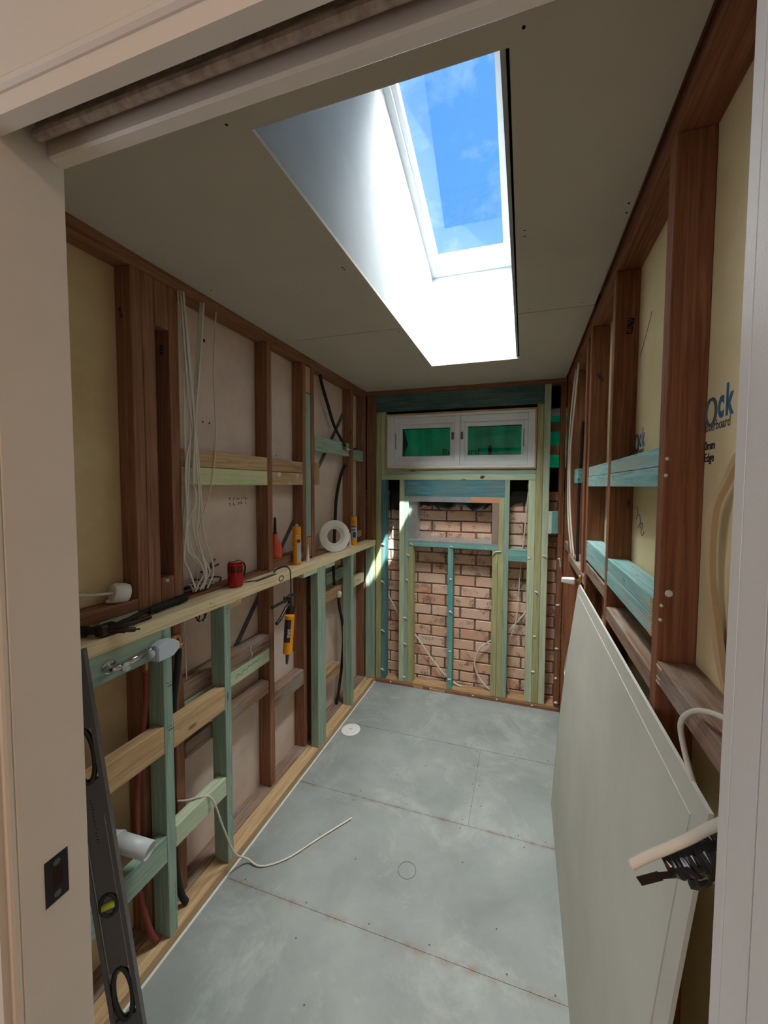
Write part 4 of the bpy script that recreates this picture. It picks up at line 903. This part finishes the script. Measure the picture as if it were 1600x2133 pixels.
# pvc elbow
pe = thing('plastic_elbow', 'white plastic waste pipe elbow sticking out above the low green nogging', 'pipe elbow', (.05, -2.03, .5))
def pipe_open(name, pts, r, th, parent):
    bm = bmesh.new(); add_tube(bm, pts, r, seg=24, cap=False); add_tube(bm, pts, r-th, seg=24, cap=False)
    n = len(bm.verts)//2; bm.verts.ensure_lookup_table()
    for e0, e1 in ((0, n), (n-24, 2*n-24)):
        for k in range(24): bm.faces.new((bm.verts[e0+k], bm.verts[e0+(k+1) % 24], bm.verts[e1+(k+1) % 24], bm.verts[e1+k]))
    bmesh.ops.recalc_face_normals(bm, faces=bm.faces); return keep(link(name, bm, pvc, smooth=True), parent)
pipe_open('spigot', [(.030, -2.045, .514), (.140, -2.018, .486)], .026, .003, pe)
pipe_open('bend', [(-.035, -2.065, .375), (-.035, -2.065, .45), (-.020, -2.058, .504), (.045, -2.041, .510)], .0295, .004, pe)
# loose thin cable across plate to floor
cable('loose thin white cable draped over the low green nogging and out across the floor', [(-.02, -1.80, .425), (.03, -1.785, .428), (.065, -1.755, .4265), (.092, -1.725, .40), (.105, -1.685, .25), (.108, -1.63, .09), (.13, -1.58, .02), (.20, -1.577, .005), (.287, -1.513, .005), (.37, -1.39, .005), (.468, -1.251, .006)], .0036)
# thin dark wire behind
cable('thin grey wire hanging behind the lower frame below the nest of wires', [(-.02, -1.735, 1.13), (-.02, -1.73, .95), (-.02, -1.725, .7), (-.03, -1.73, .6), (-.03, -1.75, .5)], .0022)

# white fitting on cable at the left
wf = thing('cable_fitting', 'white round plastic fitting on a thick white cable beside the door jamb', 'cable fitting', (-.03, -1.96, 1.28))
d = Vector((.015, .055, -.012)).normalized(); q = d.to_track_quat('Z', 'Y').to_euler()
o = lathe('cap', [(0, 0), (.029, 0), (.032, .006), (.032, .034), (.029, .044), (.024, .046), (.020, .034), (0, .034)], whitepl, loc=(-.03, -1.99, 1.284), rot=q, seg=30); keep(o, wf)
bm = bmesh.new(); add_tube(bm, [(-.03, -1.985, 1.284), (-.03, -2.04, 1.292), (-.03, -2.09, 1.305), (-.03, -2.17, 1.325), (-.03, -2.3, 1.34)], .009, seg=10, flat=.55); keep(link('cable', bm, cablew, smooth=True), wf)
bm = bmesh.new(); add_tube(bm, [(-.035, -2.005, 1.262), (-.03, -1.99, 1.256), (-.02, -1.965, 1.256)], .006, seg=8); keep(link('lower_wire', bm, cablew, smooth=True), wf)

# ---------------------------------------------------------------- things on the shelf beam
ZB = 1.1903
# claw hammer
ham = thing('claw_hammer', 'black handled steel claw hammer lying on the pale shelf beam', 'hammer', (.05, -1.95, ZB))
hp = Vector((.048, -2.085, ZB+.016))
bm = bmesh.new(); add_tube(bm, [(.072, -2.060, ZB+.018), (.035, -1.95, ZB+.018), (.02, -1.90, ZB+.017)], .008, seg=10, radii=[.010, .008, .009]); keep(link('neck', bm, steel, smooth=True), ham)
bm = bmesh.new(); add_tube(bm, [(.030, -1.915, ZB+.0165), (.022, -1.85, ZB+.016), (.017, -1.79, ZB+.016), (.015, -1.757, ZB+.0165)], .014, seg=14, radii=[.011, .014, .0135, .0155, .015]); keep(link('grip', bm, blackrub, smooth=True), ham)
bm = bmesh.new(); add_tube(bm, [(-.012, -2.128, ZB+.018), (.03, -2.102, ZB+.018)], .0155, seg=14, smooth=False); add_tube(bm, [(.03, -2.102, ZB+.018), (.06, -2.084, ZB+.018)], .0115, seg=12, smooth=False)
add_box(bm, .052, .084, -2.10, -2.05, ZB+.002, ZB+.034, bev=.004); keep(link('head', bm, steel), ham)
for s_ in (-1, 1):
    bm = bmesh.new(); add_tube(bm, [(.075, -2.075, ZB+.020+.004*s_), (.100, -2.055, ZB+.020+.007*s_), (.112, -2.035, ZB+.017+.010*s_), (.116, -2.012, ZB+.013+.012*s_)], .009, seg=8, radii=[.012, .0105, .008, .003]); keep(link('claw', bm, steel, smooth=True), [q for q in ham.children if q.name.startswith('head')][0])
bm = bmesh.new(); add_box(bm, .05, .066, -2.0, -1.93, ZB+.0008, ZB+.012, bev=.003); keep(link('handle_strap', bm, steel), ham)
# drink can
can = thing('drink_can', 'red drink can with dark script standing on the shelf beam', 'drink can', (.040, -1.524, ZB))
o = lathe('body', [(.0, .003), (.022, .003), (.026, .0), (.0315, .008), (.0325, .014), (.0325, .100), (.031, .106), (.0275, .112)], canred, seg=40); o.parent = can
o = lathe('lid', [(.0275, .112), (.0278, .1145), (.0265, .1148), (.0255, .1115), (.0, .1115)], alu, seg=40, cap=False); o.parent = can
o = lathe('base_rim', [(.0, .0005), (.023, .0005), (.0262, -.0), (.0285, .0035), (.026, .004)], alu, seg=40, cap=False); o.parent = can
bm = bmesh.new(); add_box(bm, -.012, .006, -.006, .006, .1125, .1145, bev=.001); o = link('ring_pull', bm, alu, [q for q in can.children if q.name.startswith('lid')][0])
fx = Vector((1.243-.040, -2.859+1.524, 0)).normalized(); rr_ = Vector((0, 0, 1)).cross(fx)
vdir = rr_
o = text('script_lettering', 'Coca-Cola', .032, (0, 0, .068), rr_, (0, 0, 1), candark, None, .0006, .62, bend=.0329); o.parent = can
o.data.transform(Matrix.Rotation(-1.3, 4, 'Z'))
bm = bmesh.new()    # dark band behind the script
for k in range(24):
    a0_, a1_ = [math.atan2(fx.y, fx.x)-1.15+2.3*q/24 for q in (k, k+1)]
    bm.faces.new([bm.verts.new((.0327*math.cos(a), .0327*math.sin(a), z)) for a, z in ((a0_, .066), (a1_, .066), (a1_, .096), (a0_, .096))])
link('dark_band', bm, plain('can_dark_red', srgb(132, 8, 18), .25, metal=.4, coat=.3), can, smooth=True)
ch = thing('black_hook', 'black curved plastic hook standing behind the red can', 'hook', (.02, -1.49, ZB))
bm = bmesh.new(); add_tube(bm, [(.006, -1.47, ZB+.100), (.006, -1.452, ZB+.098), (.006, -1.430, ZB+.080), (.006, -1.425, ZB+.055), (.006, -1.435, ZB+.025), (.008, -1.465, ZB+.004)], .0035, seg=8); keep(link('loop', bm, blackrub, smooth=True), ch)
# flat black tool
ft = thing('flat_file', 'flat dark metal blade lying on the shelf beam past the can', 'blade', (.05, -1.36, ZB))
strapo = strap('blade', (.064, -1.425, ZB+.0006), (.060, -1.276, ZB+.0006), .018, .003, steelgrey, (0, 0, 1)); keep(strapo, ft)
strapo = strap('tang', (.022, -1.46, ZB+.0006), (.058, -1.415, ZB+.0006), .006, .003, blackrub, (0, 0, 1)); keep(strapo, ft)
# caulking gun hanging
gun = thing('caulking_gun', 'black and dark red caulking gun hooked over the shelf beam', 'caulking gun', (.10, -1.22, .98))
def gpart(nm, mt_, *tubes):
    bm = bmesh.new()
    for pts, r in tubes: add_tube(bm, pts, r, seg=8)
    return keep(link(nm, bm, mt_, smooth=True), gun)
gpart('push_rod', steel, ([(.040, -1.262, ZB+.004), (.055, -1.25, ZB+.022), (.080, -1.225, ZB+.030), (.094, -1.205, ZB+.012), (.096, -1.200, ZB-.04), (.097, -1.200, 1.06), (.098, -1.205, .99)], .0032))
gpart('frame_head', blackpl, ([(.10, -1.235, 1.062), (.10, -1.205, 1.068), (.10, -1.165, 1.060)], .0085), ([(.10, -1.215, 1.065), (.10, -1.21, 1.02), (.10, -1.205, .985)], .012))
gpart('handle', blackpl, ([(.10, -1.225, 1.05), (.105, -1.27, 1.055), (.11, -1.33, 1.056), (.115, -1.375, 1.058)], .0075), ([(.105, -1.262, 1.075), (.10, -1.255, 1.045)], .008))
gpart('trigger', blackpl, ([(.10, -1.215, 1.03), (.105, -1.255, 1.015), (.11, -1.30, .985), (.115, -1.345, .968)], .008))
o = lathe('cradle', [(.0, 0), (.026, 0), (.0265, .004), (.0265, .215), (.024, .225), (.0, .225)], redpl, loc=(.080, -1.196, .768), rot=(-.10, .0, 0), seg=24); keep(o, gun)
o = lathe('cradle_collar', [(.0, 0), (.027, 0), (.027, .02), (.0, .02)], blackpl, loc=(.083, -1.190, .975), rot=(-.10, 0, 0), seg=24); keep(o, gun)
def cart(label, loc, rot=(0, 0, 0), r=.0235, h=.215, nose=True, panels=True, facing=None):
    c_ = thing('sealant_cartridge', label, 'sealant cartridge', loc, 'yellow sealant cartridges', rot=rot)
    o = lathe('tube', [(0, 0), (r, 0), (r+.0006, .002), (r+.0006, .012), (r, .014), (r, h-.004), (r-.003, h), (0, h)], yellow, seg=32); o.parent = c_; tube_ = o
    if nose: o = lathe('nozzle_stub', [(0, h), (.008, h), (.008, h+.010), (.006, h+.014), (0, h+.014)], clearpl, seg=16); o.parent = c_
    a_c = facing
    def panel(nm, a0, a1, z0, z1, mt_, rr=r+.0004):
        bm = bmesh.new(); n = 10
        for k in range(n):
            p0, p1 = a_c+a0+(a1-a0)*k/n, a_c+a0+(a1-a0)*(k+1)/n
            bm.faces.new([bm.verts.new((rr*math.cos(a), rr*math.sin(a), z)) for a, z in ((p0, z0), (p1, z0), (p1, z1), (p0, z1))])
        return link(nm, bm, mt_, tube_, smooth=True)
    return c_, panel
fa = math.atan2(-2.859+1.04, 1.243-.03)
c1, pn = cart('yellow sealant cartridge standing in front of the brown stud beside the orange bottle', (.028, -1.040, ZB), facing=fa)
pn('grey_text_panel', .05, 1.15, .016, .125, labelgrey); pn('dark_heading', .05, .9, .133, .143, labeldark); pn('dark_heading', .05, .9, .126, .131, labeldark)
pn('white_mark', -.15, .40, .152, .168, whitepl); pn('red_mark', .0, .22, .156, .164, redpl, .0242); pn('dark_strip', -1.35, -1.05, .03, .075, labeldark); pn('dark_strip', -1.35, -1.05, .11, .125, labeldark)
fa2 = math.atan2(-2.859+.31, 1.243-.035)
c2, pn = cart('yellow sealant cartridge with a white and black label near the back corner', (.034, -.312, ZB), r=.0235, facing=fa2)
pn('white_label', -1.4, 1.4, .05, .150, labelgrey); pn('dark_heading', -1.2, .9, .135, .147, labeldark); pn('dark_picture', -.3, .7, .058, .10, labeldark); pn('dark_heading', -1.0, .6, .112, .122, labeldark)
pn('red_triangle', -.2, .4, .165, .182, orange)
fa3 = math.atan2(-2.859+1.25, 1.243-.11)
c3, pn = cart('yellow cartridge with a dark label held upside down in the caulking gun', (.116, -1.238, .975), rot=(math.pi-.12, .0, 0), r=.0235, h=.190, nose=False, facing=-fa3)
pn('dark_label', -.35, 1.2, .018, .130, labeldark)
o = lathe('nozzle', [(0, .19), (.010, .19), (.006, .24), (.004, .243), (0, .243)], steelgrey, seg=14); o.parent = c3
ca, cb = math.cos(fa3), math.sin(fa3)
o = text('white_lettering', 'Sika', .028, (.0, 0, .062), (0, 0, 1), (math.sin(-fa3+.25), -math.cos(-fa3+.25), 0), whitepl, None, .0004, 1.0)
o.data.transform(Matrix.Translation(Vector((.0245*math.cos(-fa3+.25), .0245*math.sin(-fa3+.25), 0)))); o.parent = c3
# nozzles
for lab, y, x in (('white plastic nozzle cone standing next to the cartridge by the brown stud', -.938, .034), ('white plastic nozzle cone standing between the ring and the far cartridge', -.360, .026)):
    nz2 = thing('nozzle', lab, 'nozzle', (x, y, ZB), 'white nozzle cones')
    o = lathe('flange', [(0, 0), (.014, 0), (.014, .004), (.011, .005), (0, .005)], whitepl, seg=20); o.parent = nz2
    o = lathe('cone', [(.0105, .005), (.0025, .098), (0, .098)], whitepl, seg=20, cap=False); o.parent = nz2
# ring
rg = thing('white_ring', 'white round plastic light ring leaning on the beam against the studs', 'ring', (.0, -.63, 1.19))
R0 = .108; cc = Vector((.034, -.610, ZB+R0*.985)); nrm_ = Vector((.76, -.62, .16)).normalized()
o = lathe('flange', [(.066, .0), (R0-.002, .0), (R0, .002), (R0, .005), (R0-.003, .008), (.078, .010), (.072, .008), (.066, .002)], whitepl, loc=cc, rot=nrm_.to_track_quat('Z', 'Y').to_euler(), seg=48, cap=False); keep(o, rg)
o = lathe('inner_collar', [(.072, .008), (.064, -.012), (.060, -.016), (.048, -.016), (.048, -.013), (.058, -.010), (.066, .003)], whitepl, loc=cc, rot=nrm_.to_track_quat('Z', 'Y').to_euler(), seg=48, cap=False); keep(o, rg)
# orange bottle
ob_ = thing('chalk_bottle', 'orange chalk bottle with a long black nozzle half behind a brown stud', 'bottle', (-.037, -1.145, 1.2465))
o = lathe('bottle', [(0, 0), (.032, 0), (.036, .006), (.037, .04), (.030, .075), (.014, .10), (.011, .128), (0, .128)], orange, seg=28); o.parent = ob_
o = lathe('nozzle', [(.0115, .128), (.0115, .134), (.009, .136), (.0065, .215), (0, .217)], blackpl, seg=16, cap=False); o.parent = ob_

# nest of wires under the beam
nw = thing('wire_nest', 'small nest of coiled wires tucked under the shelf beam', 'wire nest', (.0, -1.70, 1.12))
for k in range(5):
    pts = [(.02+.006*math.sin(a*2+k), -1.69+.024*math.cos(a+k)*(1-.1*k), 1.112+.020*math.sin(a+k)) for a in [q*.9 for q in range(8)]]
    bm = bmesh.new(); add_tube(bm, pts, .0024, seg=6, n=5); keep(link('wire', bm, cablew if k % 2 else blackrub, smooth=True), nw)

# spirit level leaning in the doorway corner
p0, p1 = Vector((.230, -2.143, .045)), Vector((.114, -2.188, 1.13))
lv = thing('spirit_level', 'long dark grey spirit level leaning beside the door jamb', 'spirit level', p0)
ax = (p1-p0).normalized(); wv = Vector((1, .85, 0)); wv = (wv-ax*wv.dot(ax)).normalized(); nv = ax.cross(wv).normalized()
if nv.y > 0: nv = -nv
L_ = 1.16
def lb(nm, s0, s1, w0, w1, d0, d1, mt_):
    bm = bmesh.new(); vs = [bm.verts.new(p0+ax*s+wv*w+nv*dd) for s in (s0, s1) for w in (w0, w1) for dd in (d0, d1)]
    for q_ in ((0, 1, 3, 2), (4, 6, 7, 5), (0, 4, 5, 1), (2, 3, 7, 6), (0, 2, 6, 4), (1, 5, 7, 3)): bm.faces.new([vs[i] for i in q_])
    bmesh.ops.recalc_face_normals(bm, faces=bm.faces)
    return keep(link(nm, bm, mt_), lv)
for a_, b_ in ((0, .13), (.27, .81), (.95, L_)): lb('web', a_, b_, -.028, .028, .006, .018, levelm)
lb('rail', .0, L_, -.034, -.024, .0, .024, levelm); lb('rail', .0, L_, .024, .034, .0, .024, levelm)
lb('rail_line', .26, L_-.45, -.0236, -.0212, .018, .020, leveled); lb('rail_line', .22, L_-.45, .0212, .0236, .018, .020, leveled)
def lring(nm, s, ls, ws, r, mt_):
    pts = [p0+ax*(s+ls*math.cos(a))+wv*(ws*math.sin(a))+nv*.016 for a in [2*math.pi*k/28 for k in range(29)]]
    bm = bmesh.new(); add_tube(bm, pts, r, seg=8, smooth=False); return keep(link(nm, bm, mt_, smooth=True), lv)
lring('grip', .20, .075, .020, .0065, blackpl); lring('grip', .88, .075, .020, .0065, blackpl)
lring('vial_surround', .46, .030, .018, .006, blackpl)
bm = bmesh.new(); add_tube(bm, [p0+ax*.46+wv*(-.014)+nv*.019, p0+ax*.46+wv*(.014)+nv*.019], .009, seg=12, smooth=False); keep(link('vial', bm, vial, smooth=True), lv)
marks('printed_letters', lv, dark, p0+ax*.70+nv*.0185, ax*-1, wv*-1 if False else wv, .13, .010, 1, 9)

# floor waste cover
fwc = thing('floor_waste_cover', 'round white plastic cap over the floor drain', 'drain cover', (.167, -.640, 0.0002))
o = lathe('rim', [(0, 0), (.062, 0), (.062, .002), (.058, .004), (.047, .0045), (.046, .003), (0, .003)], whitepl, seg=44); o.parent = fwc
o = lathe('centre_cap', [(0, .003), (.042, .003), (.042, .0055), (.038, .0062), (0, .0062)], whitepl, seg=44); o.parent = fwc
bm = bmesh.new(); add_box(bm, -.012, .012, -.001, .001, .0063, .0066); add_box(bm, -.001, .001, -.012, .012, .0063, .0066); link('cross_slot', bm, inkgrey, fwc)

# ---------------------------------------------------------------- right wall: cables, pipe, tap
cable('white cable of the pair down the brown studs, the one closest to the back corner', [(1.555, -.36, 2.354), (1.552, -.25, 2.137), (1.548, -.18, 1.888), (1.548, -.19, 1.60), (1.55, -.27, 1.40), (1.55, -.36, 1.216)] if False else [(1.535, -.36, 2.354), (1.522, -.31, 2.137), (1.516, -.27, 1.90), (1.516, -.28, 1.60), (1.520, -.33, 1.40), (1.535, -.38, 1.216)], .0052)
cable('white cable of the pair down the brown studs, the one further from the back corner', [(1.535, -.47, 2.354), (1.523, -.44, 2.137), (1.518, -.34, 1.90), (1.517, -.36, 1.60), (1.522, -.43, 1.40), (1.535, -.50, 1.216)], .0052)
cable('black pipe standing on the ledge beside the white cable pair', [(1.55, -.60, 2.0), (1.548, -.58, 1.80), (1.545, -.55, 1.60), (1.545, -.55, 1.35), (1.545, -.56, 1.216)], .0085, blackrub, name='black_pipe', seg=12)
tp = thing('capped_tap', 'brass fitting with a white plastic cap beside the corner of the leaning sheet', 'pipe fitting', (1.50, -.80, 1.17))
bm = bmesh.new(); add_tube(bm, [(1.53, -.885, 1.175), (1.505, -.87, 1.175)], .010, seg=12, smooth=False); add_tube(bm, [(1.518, -.88, 1.162), (1.518, -.88, 1.205)], .007, seg=10, smooth=False); keep(link('fitting', bm, brass, smooth=True), tp)
bm = bmesh.new(); add_box(bm, -.042, .022, -.016, .016, -.016, .016, bev=.006)
for v_ in bm.verts:
    if v_.co.x < -.02: v_.co.y *= .75; v_.co.z *= .8
bmesh.ops.transform(bm, matrix=Matrix.Translation((1.478, -.845, 1.168)) @ Matrix.Rotation(-.15, 4, 'Z'), verts=bm.verts); keep(link('plastic_cap', bm, whitepl), tp)
cable('cream cable hanging behind the far edge of the leaning sheet', [(1.535, -.86, 1.12), (1.52, -.80, 1.005), (1.51, -.66, .79), (1.508, -.52, .62), (1.505, -.47, .53), (1.505, -.52, .50), (1.51, -.60, .52)], .006)
# curling strip near the doorway
bm = bmesh.new(); pts = [(-2.155, 1.715), (-2.13, 1.69), (-2.105, 1.65), (-2.065, 1.60), (-2.052, 1.52), (-2.052, 1.44), (-2.062, 1.36), (-2.085, 1.29), (-2.12, 1.2685)]
P = crom([(1.575-.012*math.sin(i*.6), y, z) for i, (y, z) in enumerate(pts)], 6); pr = None
for k, p in enumerate(P):
    w_ = .010+.002*math.sin(k*.4)
    ring_ = [bm.verts.new(p+Vector(v)) for v in ((0, w_, 0), (.010, w_, 0), (.010, -w_, 0), (0, -w_, 0))]
    if pr:
        for i in range(4): bm.faces.new((pr[i], pr[(i+1) % 4], ring_[(i+1) % 4], ring_[i]))
    pr = ring_
o = link('timber_strip', bm, plain('tan_card', srgb(190, 160, 122), .8), smooth=False); bmesh_ = None
tag(o, 'long curling tan strip standing on the ledge next to the doorway', 'strip')
# cable loop over the ledge
cable('white cable looping over the weathered ledge next to the doorway', [(1.55, -2.32, 1.302), (1.545, -2.25, 1.302), (1.53, -2.20, 1.298), (1.517, -2.155, 1.275), (1.512, -2.122, 1.235), (1.514, -2.13, 1.198), (1.52, -2.165, 1.15), (1.535, -2.2, 1.10)], .005, flat=.8)
# taped cable ends by the door jamb
cable('thick white cable end sticking out past the door jamb above the taped bundle', [(1.5965, -2.385, 1.33), (1.52, -2.385, 1.315), (1.478, -2.385, 1.290), (1.451, -2.385, 1.269), (1.430, -2.386, 1.2505), (1.412, -2.386, 1.235), (1.389, -2.385, 1.215), (1.372, -2.385, 1.199)], .0062, flat=.72, seg=12, name='cable')
tb = thing('taped_bundle', 'cable ends wrapped in shiny black tape sticking out beside the door jamb', 'taped cables', (1.44, -2.38, 1.20))
rd = random.Random(5); bm = bmesh.new()
add_tube(bm, [(1.596, -2.374, 1.26), (1.53, -2.374, 1.250), (1.485, -2.372, 1.236), (1.465, -2.370, 1.226), (1.447, -2.368, 1.214), (1.430, -2.366, 1.203), (1.415, -2.364, 1.193)], .02, seg=14, radii=[.018, .02, .021, .021, .019, .0205, .017, .0155, .013])
for v_ in bm.verts: v_.co += Vector([rd.uniform(-.0011, .0011) for _ in range(3)])
keep(link('tape_wrap', bm, tapem, smooth=False), tb)
keep(strap('tape_tail', (1.432, -2.366, 1.188), (1.408, -2.364, 1.176), .007, .0008, tapem, (0, -1, .25)), tb); keep(strap('tape_tail', (1.409, -2.3642, 1.1765), (1.388, -2.360, 1.158), .0098, .0008, tapem, (0, -1, .25)), tb)
bm = bmesh.new(); add_tube(bm, [(1.462, -2.368, 1.212), (1.449, -2.366, 1.186), (1.437, -2.364, 1.180)], .008, seg=8); keep(link('tape_fold', bm, tapem), tb)
